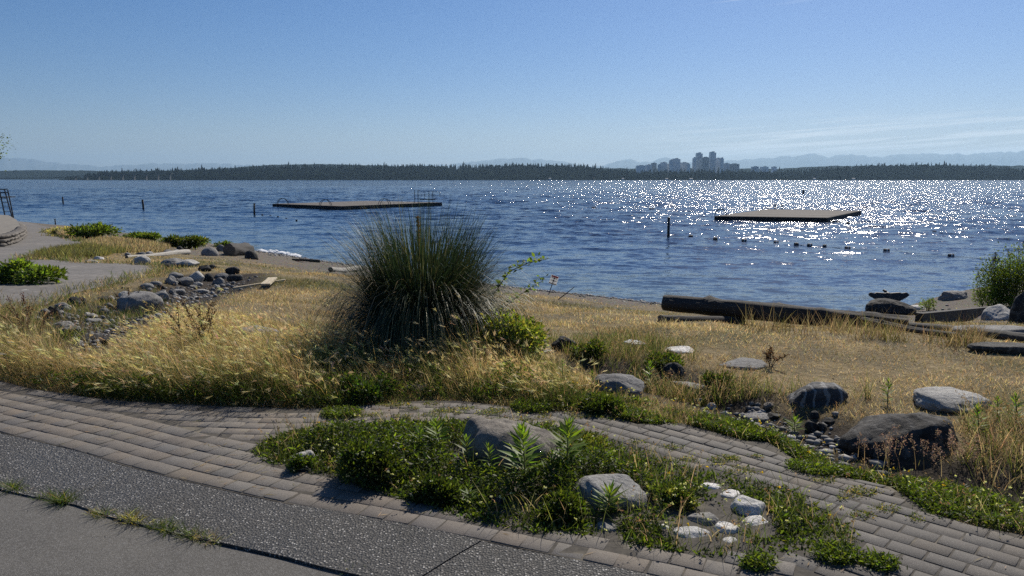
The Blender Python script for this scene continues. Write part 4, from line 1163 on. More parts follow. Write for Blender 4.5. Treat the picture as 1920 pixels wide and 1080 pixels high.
# clover in the planting bed and along the right verge
vg = Veg(); BEDp = [tuple(q) for q in bed]
pts = scatter_poly(BEDp, 90000, .3); x, y = pts.T; db = seg_dist(x, y, np.array(bed + [bed[0]])); q1 = fbm(x * 3, y * 3, 81, 3)
rgt = sstep(.62, 1.0, x + (y - 3.) * .25)
bare = np.exp(-(((x - P(1300, 968)[0]) / .22) ** 2 + ((y - P(1300, 968)[1]) / .2) ** 2))
ok = off_rocks(x, y, .95) & off_rocks(x, y + .09, 1.0) & (rng.random(len(x)) > bare * 1.6) & (rng.random(len(x)) < sstep(.25, .42, q1) * .95 + .1)
x, y, q1, db, rgt = [k[ok] for k in (x, y, q1, db, rgt)]
hb = (.02 + .13 * sstep(.05, .4, db) * (.4 + q1)) * (1 - .6 * rgt)
cc = np.where((rng.random(len(x)) < .22)[:, None], shade(len(x), LIME * .75, .3), shade(len(x), GREEN * .62, .35))
weed_leaves(vg, x, y, hb, .023, cc)
VERGE = plan([(1139, 781), (1194, 799), (1278, 797), (1325, 810), (1397, 829), (1440, 826), (1487, 852), (1560, 888), (1611, 886), (1669, 904), (1749, 969), (1820, 992), (1920, 1011), (2150, 1070), (2150, 985), (1920, 940), (1850, 915), (1760, 880),
              (1680, 872), (1600, 850), (1540, 835), (1480, 815), (1420, 798), (1380, 780), (1320, 772), (1240, 765), (1180, 745), (1110, 735), (1060, 750), (1030, 772)])
pts = scatter_poly(VERGE, 95000, .4); x, y = pts.T; q1 = fbm(x * 2.4, y * 2.4, 85, 3)
dv = seg_dist(x, y, np.array(VERGE + [VERGE[0]])); ok = off_rocks(x, y, .9) & (rng.random(len(x)) < sstep(.34, .52, q1)) & (dv > .16 * (fbm(x * 5, y * 5, 93, 2) - .25)); x, y, q1 = x[ok], y[ok], q1[ok]; x = x + rng.normal(0, .02, len(x)); y = y + rng.normal(0, .02, len(x))
gl = sstep(1.2, 2.0, x)
cc = np.where((rng.random(len(x)) < .35)[:, None], shade(len(x), LIME * .8, .3), np.where((rng.random(len(x)) < .3 * (1 - gl))[:, None], shade(len(x), OLIVE * 1.2, .3), shade(len(x), GREEN * .8, .35)))
weed_leaves(vg, x, y, .015 + .10 * np.clip(q1 * 1.6 - .45, 0, 1) * (.5 + .6 * gl), .02, cc)
for (u, v, rad_) in [(1522, 888, .10), (1620, 900, .05), (1340, 800, .12), (1400, 815, .14), (640, 782, .1), (1000, 768, .12), (1420, 1068, .05), (1570, 1052, .07), (1650, 1068, .05), (1180, 785, .08)]:
    c0 = P(u, v); m_ = int(9000 * rad_ / .1 * .3); a = rng.uniform(0, 6.28, m_); q = rad_ * np.sqrt(rng.random(m_))
    weed_leaves(vg, c0[0] + q * np.cos(a) * 1.3, c0[1] + q * np.sin(a), .05, .018, np.where((rng.random(m_) < .5)[:, None], shade(m_, LIME * .7, .3), shade(m_, GREEN * .8, .3)))
for q in range(56):
    u, v = (rng.uniform(600, 1180), rng.uniform(758, 800)) if q < 38 else (rng.uniform(1150, 1780), 0)
    if q >= 38: v = np.interp(u, [1150, 1420, 1780], [812, 850, 985]) + rng.uniform(-10, 60)
    c0 = P(u, v)
    if not inpoly(c0[0], c0[1], front_path) or inpoly(c0[0], c0[1], BEDp): continue
    rad_ = rng.uniform(.015, .055); m_ = int(260 * rad_ / .04); a = rng.uniform(0, 6.28, m_); q_ = rad_ * np.sqrt(rng.random(m_))
    weed_leaves(vg, c0[0] + q_ * np.cos(a) * 1.6, c0[1] + q_ * np.sin(a), .028, .013, np.where((rng.random(m_) < .4)[:, None], shade(m_, STRAW * .6, .3), shade(m_, GREEN * .9, .3)))
# white clover blossoms and a few yellow ones
for poly, cnt, cmul in [(BEDp, 230, .9), (VERGE, 150, .9)]:
    pts = scatter_poly(poly, cnt, .3); xx, yy = pts.T; ok = off_rocks(xx, yy, 1.); xx, yy = xx[ok], yy[ok]; zz = H(xx, yy) + rng.uniform(.05, .15, len(xx))
    yel = rng.random(len(xx)) < .12
    for k in range(7):
        c = np.where(yel[:, None], (.65, .42, .03), (.62, .58, .50)) * rng.uniform(.7, 1.1, (len(xx), 1))
        vg.leaves(np.stack([xx, yy, zz], -1), .011, .008, rdir(len(xx), -.6, 1), c)
tag(vg.obj("clover", LM_green), kind="stuff")

# coarse grass and dry seed stems standing in bed, verge and gully
vg = Veg()
for poly, cnt, hmin, hmax, gfrac in [(BEDp, 4200, .05, .22, .72), (VERGE, 3400, .04, .16, .75), (plan([(1180, 715), (1330, 705), (1450, 730), (1600, 730), (1640, 750), (1560, 745), (1420, 735), (1250, 730)]), 2600, .08, .26, .55),
                                     (plan([(1020, 640), (1080, 632), (1240, 640), (1320, 660), (1300, 690), (1200, 690), (1080, 680)]), 4600, .07, .2, .75),
                                     (plan([(1800, 770), (2050, 800), (2050, 900), (1850, 885), (1800, 850)]), 1900, .08, .24, .4),
                                     (plan([(0, 640), (0, 560), (100, 580), (200, 560), (300, 540), (330, 560), (230, 600), (140, 615)]), 5200, .08, .22, .7),
                                     (plan([(-60, 680), (-60, 600), (60, 600), (110, 640), (120, 690), (60, 700)]), 4200, .15, .45, .5)]:
    pts = scatter_poly(poly, cnt, .4); x, y = pts.T; ok = off_rocks(x, y, .85) & (~in_paths(x, y) | inpoly(x, y, BEDp)); x, y = x[ok], y[ok]; n = len(x)
    q1 = fbm(x * 3.3, y * 3.3, 87, 3); ok = rng.random(n) < sstep(.3, .55, q1); x, y = x[ok], y[ok]; n = len(x)
    isg = rng.random(n) < gfrac
    c = np.where(isg[:, None], shade(n, np.where((rng.random(n) < .4)[:, None], LIME * .7, GREEN), .3), shade(n, STRAW * .8, .3))
    h_ = rng.uniform(hmin, hmax, n)
    pp = vg.blades(np.stack([x, y, H(x, y) - .005], -1), h_, rng.uniform(.0025, .0055, n), rng.uniform(0, 6.28, n), rng.uniform(.05, .5, n), rng.uniform(0, 1.1, n), c * .8, c, segs=3)
    sd = np.where(~isg & (rng.random(n) < .3))[0]
    for k in range(5):
        vg.leaves(pp[3][sd] - (pp[3][sd] - pp[2][sd]) * .12 * k, .016, .007, rdir(len(sd), 0, 1), shade(len(sd), (.22, .15, .08), .25))
tag(vg.obj("wild_grass", LM_dry), kind="stuff")

# weeds in the crack between slabs and road
vg = Veg()
for (u, v, k, g) in [(22, 917, 1., 1), (30, 921, .8, 1), (90, 934, .8, .9), (110, 942, 1.2, 1), (125, 944, 1.1, 1), (180, 964, .6, 0), (195, 968, .9, .8), (240, 975, 1., .4), (255, 982, 1., .4), (300, 990, .9, .9), (318, 998, 1.1, 1), (352, 1006, .9, 1), (370, 1010, .9, .6), (400, 1018, .8, .5), (52, 926, .5, .7), (655, 1072, .5, .8), (205, 875, .3, .6), (635, 1050, .3, 1)]:
    c0 = P(u, v); m_ = int(110 * k); az = rng.uniform(0, 6.28, m_)
    base = np.stack([c0[0] + rng.normal(0, .022, m_), c0[1] + rng.normal(0, .012, m_), np.full(m_, c0[2])], -1)
    isg = rng.random(m_) < g * .92
    c = np.where(isg[:, None], shade(m_, GREEN * 1.1, .3), shade(m_, STRAW * .8, .3))
    vg.blades(base, rng.uniform(.03, .11, m_) * k, .0045, az, rng.uniform(.4, 1.2, m_), rng.uniform(.2, 1.0, m_), c * .8, c, segs=3)
tag(vg.obj("crack_weeds", LM_green), kind="stuff")

# straw litter blown over the paving
vg = Veg(); pts = scatter_poly(front_path, 2600, .3); x, y = pts.T; n = len(x)
ok = ~inpoly(x, y, BEDp) & (rng.random(n) < (.2 + .8 * np.exp(-((x + 1.5) / .7) ** 2)) * sstep(.35, .6, fbm(x * 2.5, y * 2.5, 97, 3))); x, y = x[ok], y[ok]; n = len(x)
a = rng.normal(.5, .7, n); vg.leaves(np.stack([x, y, H(x, y) + .0215], -1), rng.uniform(.015, .085, n), rng.uniform(.003, .006, n), np.stack([np.cos(a), np.sin(a), rng.uniform(0, .06, n)], -1), shade(n, STRAW * .95, .25), 0., up=(0, 0, 1.))
tag(vg.obj("straw_litter", LM_dry), kind="stuff")

# ---- the big grass clump -------------------------------------------------------------------
def tall_clump():
    b = P(795, 650); b = np.array([b[0], b[1], b[2]])
    e = empty("grass_clump", tuple(b)); tag(e, "huge dark fountain shaped clump of ornamental grass by the beach", "grass clump")
    k = mpp(b); Hh = 252 * k; Wd = 150 * k
    n = 9500; az = rng.uniform(0, 6.28, n); t0 = rng.random(n) ** .8
    L = Hh * rng.uniform(.55, 1.22, n) * (1 + .12 * t0); lean = t0 * rng.uniform(.12, .42, n) + np.abs(rng.normal(0, .06, n)); droop = rng.uniform(.1, 1.25, n) ** 1.2 * (0.3 + 1.0 * t0)
    sk = rng.random(n) < .5; lean = np.where(sk, rng.uniform(.08, .42, n), lean); droop = np.where(sk, rng.uniform(1.2, 2.6, n), droop); L = np.where(sk, L * rng.uniform(.5, .95, n), L * (1 - .22 * t0))
    d = np.stack([np.cos(az), np.sin(az), 0 * az], -1); rb = rng.random(n) ** .5 * Wd * .46
    pos = d * rb[:, None]; segs = 7; ang_ = lean.copy(); wdv = np.stack([-np.sin(az + rng.normal(0, .5, n)), np.cos(az + rng.normal(0, .5, n)), 0 * az], -1)
    w0 = rng.uniform(.0028, .0056, n); rows = []
    for s_ in range(segs + 1):
        f = s_ / segs; ww = wdv * (w0 * (1 - f) ** .6)[:, None]
        if s_ < segs: rows += [pos - ww, pos + ww]
        else: rows.append(pos)
        stp = L / segs
        pos = pos + d * (np.sin(ang_) * stp)[:, None] + np.array([0, 0, 1.]) * (np.cos(ang_) * stp)[:, None]
        ang_ = np.minimum(ang_ + droop * (.12 + .42 * f), 2.7)
        pos[:, 2] = np.maximum(pos[:, 2], .02)
    m_ = len(rows); V = np.stack(rows, 1).reshape(-1, 3); tr = []
    for s_ in range(segs - 1): a = 2 * s_; tr += [(a, a + 1, a + 3), (a, a + 3, a + 2)]
    a = 2 * (segs - 1); tr.append((a, a + 1, a + 2))
    T = (np.array(tr)[None] + (np.arange(n) * m_)[:, None, None]).reshape(-1, 3)
    dry = rng.random(n) < np.where(sk, .26, .10); L = L * (.8 + .42 * vnoise(az * 2.2, az * 0 + 3, 7))
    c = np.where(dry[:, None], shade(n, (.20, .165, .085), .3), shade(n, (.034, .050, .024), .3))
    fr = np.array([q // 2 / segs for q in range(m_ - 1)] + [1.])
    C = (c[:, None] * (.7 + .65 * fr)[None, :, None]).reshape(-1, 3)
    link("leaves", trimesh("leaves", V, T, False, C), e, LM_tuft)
    hk = MB(); st = []
    hk.tube([(-.03, .02, .3 * Hh), (-.035, .02, .75 * Hh), (-.04, .02, .95 * Hh)], [.008, .010, .007], 6); hk.obj("dead_stalk", M_deadstem, e)
    vg = Veg(); 
    q = np.stack([rng.normal(-.037, .007, 260), rng.normal(.02, .007, 260), rng.uniform(.74, .96, 260) * Hh], -1); vg.leaves(q, .03, .008, rdir(260, .2, 1), shade(260, (.09, .06, .03), .3)); vg.obj("seed_head", LM_dry, e)
    return e
tall_clump()

def stems(paths, rad0, rad1, n=5):
    b = MB()
    for pth in paths: b.tube(pth, list(np.linspace(rad0, rad1, len(pth))), n)
    return b
def bush(name, u, v, wpx, hpx, lab, cat="bush", n=5000, leaf=.05, col=GREEN, col2=LIME, f2=.25, group=None, depth=.8, clumps=9, flowers=0, seed=1):
    r = np.random.default_rng(seed)
    b = P(u, v); k = mpp(b); W_ = wpx * k; Hh = hpx * k
    e = empty(name, tuple(b)); tag(e, lab, cat, group)
    cs = []; pths = []
    for q in range(clumps):
        a = r.uniform(0, 6.28); d_ = r.random() ** .5
        cx, cy = math.cos(a) * d_ * W_ * .36, math.sin(a) * d_ * W_ * .36 * depth
        cz = Hh * r.uniform(.35, .72) * (1 - .45 * d_)
        rr = np.array([W_ * r.uniform(.14, .26), W_ * r.uniform(.14, .26) * depth, Hh * r.uniform(.22, .36)])
        cs.append((np.array([cx, cy, cz]), rr)); pths.append([(cx * .15, cy * .15, -.03), (cx * .5, cy * .5, cz * .55), (cx, cy, cz + rr[2] * .6)])
    stems(pths, max(.008, leaf * .22), max(.003, leaf * .08), 5).obj("stems", M_stem, e)
    vg = Veg(); ci = r.integers(0, clumps, n); C0 = np.array([c[0] for c in cs])[ci]; R0 = np.array([c[1] for c in cs])[ci]
    d = rdir(n, -.9, 1); rad_ = rng.random(n) ** .45 * rng.lognormal(0, .13, n)
    p_ = C0 + d * R0 * rad_[:, None]; p_[:, 2] = np.abs(p_[:, 2]) + .01
    cl = np.where((rng.random(n) < f2)[:, None], shade(n, col2, .3), shade(n, col, .35)) * r.uniform(.7, 1.25, clumps)[ci][:, None]
    vg.leaves(p_, leaf * rng.uniform(.6, 1.4, n), leaf * rng.uniform(.35, .6, n), d + rng.normal(0, .5, (n, 3)) + [0, 0, .25], cl)
    if flowers:
        q = p_[rng.integers(0, n, flowers)] * [1.05, 1.05, 1.05]
        for s_ in range(5): vg.leaves(q, leaf * .5, leaf * .35, rdir(flowers, -.3, 1), np.tile((.7, .68, .6), (flowers, 1)))
    vg.obj("foliage", LM_green, e)
    return e
# left shore
bush("shore_bush", 178, 446, 105, 30, "tallest green bush by the water beside the far promenade", n=3000, leaf=.14, col=GREEN * .9, col2=LIME, f2=.3, clumps=14, seed=2, depth=.5)
bush("shore_bush", 268, 452, 85, 17, "low green bush right of the tallest bush along the water", n=2000, leaf=.13, col=GREEN, col2=LIME * .8, f2=.3, clumps=11, seed=3, depth=.5)
bush("shore_bush", 352, 467, 92, 30, "dark green bush above the row of beach boulders", n=2600, leaf=.12, col=GREEN * .8, col2=OLIVE * 1.3, f2=.25, clumps=12, seed=4, depth=.5)
bush("shore_bush", 424, 466, 46, 15, "small green bush just left of the driftwood stump", n=1000, leaf=.11, col=GREEN, col2=LIME * .7, f2=.3, clumps=8, seed=5, depth=.5)
bush("shore_bush", 118, 442, 56, 18, "pale dry bush at the tip beside the promenade", n=1400, leaf=.11, col=OLIVE * 1.5, col2=STRAW, f2=.5, clumps=9, seed=6, depth=.5)
bush("round_leaved_bush", 40, 532, 150, 46, "bright round leaved bush in the left planting bed", n=3600, leaf=.075, col=GREEN * 1.25, col2=LIME, f2=.4, clumps=16, seed=7, depth=.6)
# right shore
bush("shoreline_bush", 1905, 574, 150, 135, "tall green bush with upright spikes at the right edge by the water", n=9000, leaf=.065, col=GREEN * .85, col2=LIME * .9, f2=.25, clumps=22, seed=8, depth=.8, flowers=25)
bush("shoreline_bush", 1860, 578, 75, 52, "lower lime green bush at the foot of the tall right edge bush", n=2600, leaf=.06, col=GREEN * 1.1, col2=LIME * 1.1, f2=.5, clumps=10, seed=9)
bush("shore_weed", 1740, 582, 40, 30, "wispy green weed tuft beside the bright white topped rock", "weed", n=500, leaf=.05, col=GREEN * 1.1, col2=LIME, f2=.4, clumps=6, seed=10)
bush("bramble", 945, 676, 150, 112, "yellow green bramble at the right foot of the big grass clump", n=4600, leaf=.04, col=GREEN * 1.2, col2=np.array((.26, .25, .07)), f2=.5, clumps=18, seed=12, depth=.6)
bush("bramble", 1000, 655, 56, 60, "thin pale bramble shoots right of the fuller bramble", n=420, leaf=.04, col=OLIVE * 1.2, col2=LIME * .8, f2=.5, clumps=8, seed=13)
bush("leafy_weed", 120, 650, 70, 45, "dark bushy weed at the left end of the meadow by the gully", "weed", n=900, leaf=.03, col=DARKG * 1.2, col2=OLIVE, f2=.3, clumps=9, seed=14)
bush("leafy_weed", 1110, 668, 70, 34, "dark green leafy weed next to the dark rounded rock", "weed", n=1500, leaf=.03, col=GREEN * .75, col2=OLIVE, f2=.25, clumps=10, seed=15)
bush("leafy_weed", 1240, 688, 80, 28, "dark green weed under the flat whitish rocks", "weed", n=1500, leaf=.028, col=GREEN * .75, col2=OLIVE, f2=.25, clumps=9, seed=16)
bush("leafy_weed", 1345, 730, 66, 40, "dark weed in the gully right of the tabular slab", "weed", n=1500, leaf=.026, col=GREEN * .6, col2=OLIVE, f2=.2, clumps=9, seed=17)
bush("leafy_weed", 1130, 775, 90, 40, "dark leafy weed covering the foot of the grey sloping boulder", "weed", n=2200, leaf=.024, col=GREEN * .7, col2=LIME * .6, f2=.2, clumps=10, seed=18)
bush("leafy_weed", 690, 750, 110, 60, "dark leafy weed at the meadow edge left of the brown rock", "weed", n=3000, leaf=.026, col=DARKG * 1.3, col2=LIME * .55, f2=.25, clumps=12, seed=19)
bush("leafy_weed", 560, 885, 60, 38, "leafy weed with small yellow flowers at the bed's left tip", "weed", n=1500, leaf=.02, col=GREEN * .8, col2=LIME * .8, f2=.3, clumps=8, seed=20, flowers=12)
bush("leafy_weed", 690, 905, 140, 92, "dense dark weed mass filling the left half of the planting bed", "weed", n=5200, leaf=.024, col=GREEN * .6, col2=LIME * .6, f2=.22, clumps=16, seed=21, flowers=30)
bush("leafy_weed", 815, 938, 100, 50, "dense dark weed in front of the largest bed boulder's left side", "weed", n=4600, leaf=.024, col=GREEN * .55, col2=LIME * .6, f2=.2, clumps=16, seed=22, flowers=30)
bush("leafy_weed", 1050, 972, 100, 52, "dark flowering clover mound left of the smooth pale boulder", "weed", n=3600, leaf=.022, col=GREEN * .6, col2=LIME * .6, f2=.2, clumps=14, seed=23, flowers=40)
bush("leafy_weed", 1255, 950, 110, 42, "bushy weed between the smooth pale boulder and the white stones", "weed", n=2800, leaf=.022, col=GREEN * .75, col2=OLIVE * 1.3, f2=.35, clumps=12, seed=24, flowers=12)
bush("leafy_weed", 1100, 845, 90, 40, "brownish weed behind the right shoulder of the largest bed boulder", "weed", n=1800, leaf=.022, col=OLIVE, col2=LIME * .6, f2=.3, clumps=10, seed=25)

# ---- arching bramble cane over the clump's right side
b = P(905, 640); e = empty("bramble_cane", tuple(b)); k = mpp(b); tag(e, "long arching bramble cane reaching right out of the grass clump", "bramble")
can = [(0, 0, 0), (20 * k, -.1, 90 * k), (50 * k, -.12, 135 * k), (85 * k, -.1, 150 * k), (122 * k, -.05, 157 * k)]
cn2 = [(0, 0, 0), (30 * k, -.1, 60 * k), (70 * k, -.1, 92 * k), (112 * k, -.1, 118 * k)]
stems([can, cn2], .007, .003, 5).obj("stems", M_stem, e)
vg = Veg()
for c_ in (can, cn2):
    c_ = np.array(c_); f = rng.uniform(1, len(c_) - 1.001, 70); i = f.astype(int); q = c_[i] * (1 - (f - i))[:, None] + c_[i + 1] * (f - i)[:, None]
    vg.leaves(q + rng.normal(0, .02, q.shape), rng.uniform(.03, .07, 70), rng.uniform(.02, .04, 70), rdir(70, -.4, .8), np.where((rng.random(70) < .5)[:, None], shade(70, LIME, .3), shade(70, GREEN * 1.2, .3)))
vg.obj("foliage", LM_green, e)

# ---- upright leafy spires (young goldenrod like plants)
def spire(u, v, hpx, lab, seed, n=60, lf=.36):
    r = np.random.default_rng(seed); b = P(u, v); k = mpp(b); Hh = hpx * k / math.cos(.35)
    e = empty("leafy_spire", tuple(b), r.uniform(0, 6)); tag(e, lab, "weed", "bright green leafy spires")
    tl = r.normal(0, .05, 2) * Hh
    pt = [(0, 0, 0), (tl[0] * .4, tl[1] * .4, Hh * .5), (tl[0], tl[1], Hh * .93)]
    stems([pt], .0045, .002, 6).obj("stem", M_stem, e)
    f = np.linspace(.12, 1, n); q = np.stack([tl[0] * f, tl[1] * f, Hh * .93 * f], -1)
    a = np.arange(n) * 2.4 + r.uniform(0, 6); up = .35 + 1.6 * np.clip((f - .55) / .45, 0, 1) ** 1.5
    d = np.stack([np.cos(a), np.sin(a), up], -1) + r.normal(0, .1, (n, 3))
    L = Hh * lf * (.55 + .5 * np.sin(np.pi * np.clip(f * .85, 0, 1))) * r.uniform(.8, 1.15, n) * (1 - .45 * np.clip((f - .6) / .4, 0, 1))
    vg = Veg(); vg.leaves(q, L, L * .19, d, shade(n, (.15, .21, .04), .2), .12, up=(0, 0, 1.))
    vg.obj("leaves", LM_green, e)
spire(985, 925, 128, "tall bright leafy spire standing before the dark face of the largest bed boulder", 1, 80)
spire(1062, 905, 118, "tall bright leafy spire touching the largest bed boulder's right end", 2, 80)
spire(828, 860, 78, "leafy spire just left of the largest bed boulder, tallest of its bunch", 3, 64)
spire(785, 868, 68, "shorter leafy spire left of the tallest in the left bunch", 4, 50)
spire(876, 890, 72, "slim leafy spire against the left part of the largest bed boulder", 5, 50)
spire(923, 905, 70, "very slim leafy spire before the largest bed boulder's middle", 6, 40)
spire(1035, 915, 70, "short bushy leafy spire between the two tallest spires", 7, 54)
spire(1138, 968, 50, "low leafy rosette in front of the smooth pale boulder", 8, 48, .8)
spire(882, 950, 44, "small leafy spire at the shaded front edge of the bed", 9, 36, .5)
spire(1220, 735, 56, "leafy spire right of the grey sloping boulder", 10, 50)
spire(1664, 760, 48, "leafy spire in straw behind the largest dark boulder", 11, 44)
spire(1490, 812, 26, "lime rosette of leaves beside the biggest gully cobble", 12, 36, .9)
spire(1835, 825, 62, "pale green spire right of the largest dark boulder, nearest to it", 13, 56)
spire(1905, 800, 60, "pale green spire cut by the right edge", 14, 56)
spire(1870, 790, 46, "pale green spire between the two at the right edge", 15, 44)
spire(1110, 735, 40, "leafy shoot in straw left of the grey sloping boulder", 16, 36)
spire(1055, 735, 62, "thin tall leafy stalk in straw left of the leafy shoot", 17, 30, .2)

# ---- docks: dark stalks with rusty seed clusters
def dock(u, v, wpx, hpx, ns, lab, seed, col=(.075, .042, .022), spread=.5):
    r = np.random.default_rng(seed); b = P(u, v); k = mpp(b); e = empty("dock_plant", tuple(b)); tag(e, lab, "weed", "seeding dock stalks")
    pths = []; vg = Veg()
    for q in range(ns):
        a = r.uniform(0, 6.28); x0 = r.normal(0, .06); tx = x0 + r.uniform(-.5, .5) * wpx * k; h_ = hpx * k * r.uniform(.65, 1.05)
        p3 = [np.array([x0, r.normal(0, .05), 0]), np.array([(x0 + tx) / 2, r.normal(0, .05), h_ * .55]), np.array([tx, r.normal(0, .08), h_])]
        m_ = 60; f = r.uniform(.45, 1, m_); f = f + 0
        q3 = np.where((f < .55)[:, None], p3[0] + (p3[1] - p3[0]) * (f / .55)[:, None], p3[1] + (p3[2] - p3[1]) * ((f - .55) / .45)[:, None])
        vg = Veg(); vg.leaves(q3 + r.normal(0, .008, (m_, 3)), .017, .012, rdir(m_, -.2, 1), shade(m_, col, .3))
        so2 = stems([p3], .004, .002, 5).obj("stalk", M_deadstem, e); vg.obj("seed_head", LM_dry, so2)
dock(378, 668, 105, 105, 13, "brown seeded dock stalks standing in the front meadow", 1)
dock(70, 650, 90, 100, 9, "reddish bare dock stalks at the left edge by the path", 2, (.09, .035, .025))
dock(240, 585, 40, 44, 5, "thin dark dock stalks over the left path's verge", 3)
dock(1440, 690, 70, 40, 5, "sparse dark stalks in the straw right of the long low rock", 4)

# ---- pinkish plumes before the largest dark boulder
b = P(1715, 895); e = empty("plume_grass", tuple(b)); tag(e, "tuft of pinkish feathery seed plumes in front of the largest dark boulder", "grass tuft"); k = mpp(b)
vg = Veg(); n = 30; az = rng.uniform(0, 6.28, n); bs = np.stack([rng.uniform(-75, 110, n) * k, rng.uniform(-.05, .25, n), 0 * az], -1); hh = rng.uniform(48, 88, n) * k
pp = vg.blades(bs, hh, .003, az, rng.uniform(.02, .2, n), rng.uniform(0, .5, n), shade(n, STRAW * .6, .2), segs=3); vg.obj("stems", LM_dry, e)
for j in range(n):
    f = np.linspace(0, 1, 56); q = pp[2][j] + (pp[3][j] - pp[2][j]) * (f * 1.25 - .2)[:, None]; vg = Veg()
    vg.leaves(q + rng.normal(0, 1, q.shape) * (.004 + .010 * (1 - f))[:, None], .014, .004, rdir(56, -.1, 1), shade(56, (.27, .19, .15), .2)); vg.obj("plume", LM_dry, e)
# dry tufts leaning on the dark log
vg = Veg()
for q in range(70):
    u = 1390 + 450 * rng.random() ** .8; v = 606 + (u - 1390) * .075 + rng.uniform(-4, 14); c0 = P(u, v); m_ = 22
    base = np.stack([c0[0] + rng.normal(0, .07, m_), c0[1] + rng.normal(0, .07, m_), np.full(m_, c0[2] - .01)], -1)
    c = shade(m_, np.array((.25, .19, .105)) if rng.random() < .75 else OLIVE, .3)
    vg.blades(base, rng.uniform(.12, .42, m_) * rng.uniform(.4, 1.1), .006, rng.uniform(0, 6.28, m_), rng.uniform(.05, .5, m_), rng.uniform(0, .8, m_), c * .7, c, segs=3)
fr_ = np.array(left_path + [left_path[0]]); fq = along(fr_, 2600); fq = fq[(fq[:, 0] > -40) & (fq[:, 1] < 48)]
for q in range(3):
    w_ = rng.normal(0, .22, fq.shape) * sstep(.38, .6, fbm(fq[:, 0] * .8, fq[:, 1] * .8, 95, 2))[:, None]; x, y = (fq + w_).T; m_ = len(x); r_ = np.hypot(x, y)
    c = np.where((rng.random(m_) < .5)[:, None], shade(m_, GREEN * 1.2, .3), shade(m_, STRAW * .7, .3))
    for k_ in range(4): vg.blades(np.stack([x + rng.normal(0, .05, m_), y + rng.normal(0, .05, m_), H(x, y)], -1), rng.uniform(.05, .2, m_), r_ * .0007, rng.uniform(0, 6.28, m_), rng.uniform(.1, .8, m_), rng.uniform(0, .8, m_), c * .8, c, segs=2)
# straw tufts over the left shore hump, and in the left planting bed
for (poly, cnt, h0, h1, cc) in [(plan([(150, 470), (170, 452), (240, 452), (320, 466), (310, 474), (230, 474)]), 9000, .08, .26, STRAW * .8), (plan([(-60, 552), (0, 552), (60, 536), (100, 520), (60, 524), (-60, 535)]), 3500, .08, .22, STRAW * .8),
                                (plan([(60, 482), (100, 470), (170, 465), (240, 472), (200, 482), (130, 488), (80, 486)]), 5000, .1, .3, OLIVE * 1.3), (plan([(92, 440), (112, 437), (150, 444), (112, 446)]), 2500, .2, .5, STRAW), (plan([(0, 560), (60, 545), (105, 525), (112, 512), (100, 535), (50, 552)]), 2500, .08, .2, GREEN * 1.3)]:
    pts = scatter_poly(poly, cnt, .5); x, y = pts.T; ok = ~inpoly(x, y, left_path); x, y = x[ok], y[ok]; m_ = len(x)
    c = np.where((rng.random(m_) < .18)[:, None], shade(m_, OLIVE, .3), shade(m_, cc, .25)); r_ = np.hypot(x, y)
    vg.blades(np.stack([x, y, H(x, y) - .01], -1), rng.uniform(h0, h1, m_), r_ * .0008 * rng.uniform(.7, 1.5, m_), rng.uniform(0, 6.28, m_), rng.uniform(.05, .5, m_), rng.uniform(0, .8, m_), c * .8, c, segs=2)
tag(vg.obj("straw_tufts", LM_dry), kind="stuff")
# upright spikes in the right edge bush
b = P(1895, 574); e = empty("spike_plant", tuple(b)); k = mpp(b); tag(e, "dark upright seed spikes rising out of the right edge bush", "weed")
pths = []; vg = Veg()
for q in range(14):
    x0 = rng.uniform(-70, 40) * k; h_ = (70 + 85 * (x0 / k + 70) / 110) * k * rng.uniform(.8, 1.15); pths.append([(x0 * .8, 0, 0), (x0, -.1, h_ * .6), (x0 * 1.05, -.1, h_)])
    qq = np.stack([rng.normal(x0 * 1.05, .012, 40), rng.normal(-.1, .012, 40), h_ - rng.uniform(0, .16, 40)], -1); vg = Veg(); vg.leaves(qq, .03, .014, rdir(40, 0, 1), shade(40, (.03, .025, .03), .3)); vg.obj("seed_spike", LM_dry, e)
stems(pths, .006, .004, 5).obj("stems", M_stem, e)

# ---- tree whose crown just enters at the left edge
b = np.array([-22.7, 30.0, float(H(np.array([-22.7]), np.array([30.]))[0])]); e = empty("leafy_tree", tuple(b)); tag(e, "tree showing only a few leaves at the left edge above the water", "tree")
tb = MB(); tb.tube([(0, 0, -.2), (.1, .05, 1.6), (.0, .1, 3.4), (.15, 0, 5.3)], [.20, .16, .12, .06], 10)
lim = []
for q in range(9):
    a = q * .7; h_ = 2.9 + q * .22; lim.append([(.05, .05, h_), (math.cos(a) * .8, math.sin(a) * .8, h_ + .5), (math.cos(a) * 1.5, math.sin(a) * 1.5, h_ + .7)])
for l_ in lim: tb.tube(l_, [.05, .03, .012], 6)
tb.obj("trunk", simple("bark", (.09, .075, .06), .9, .3, 12, .6), e, True)
vg = Veg(); n = 7000; l_ = np.array([q[1:] for q in lim])[rng.integers(0, 9, n), rng.integers(0, 2, n)]; q = l_ + rng.normal(0, .42, (n, 3)) * [1, 1, .75]
vg.leaves(q, rng.uniform(.05, .11, n), rng.uniform(.03, .06, n), rdir(n, -.8, .6), np.where((rng.random(n) < .3)[:, None], shade(n, LIME * .8, .3), shade(n, GREEN * .9, .3))); vg.obj("crown", LM_green, e)
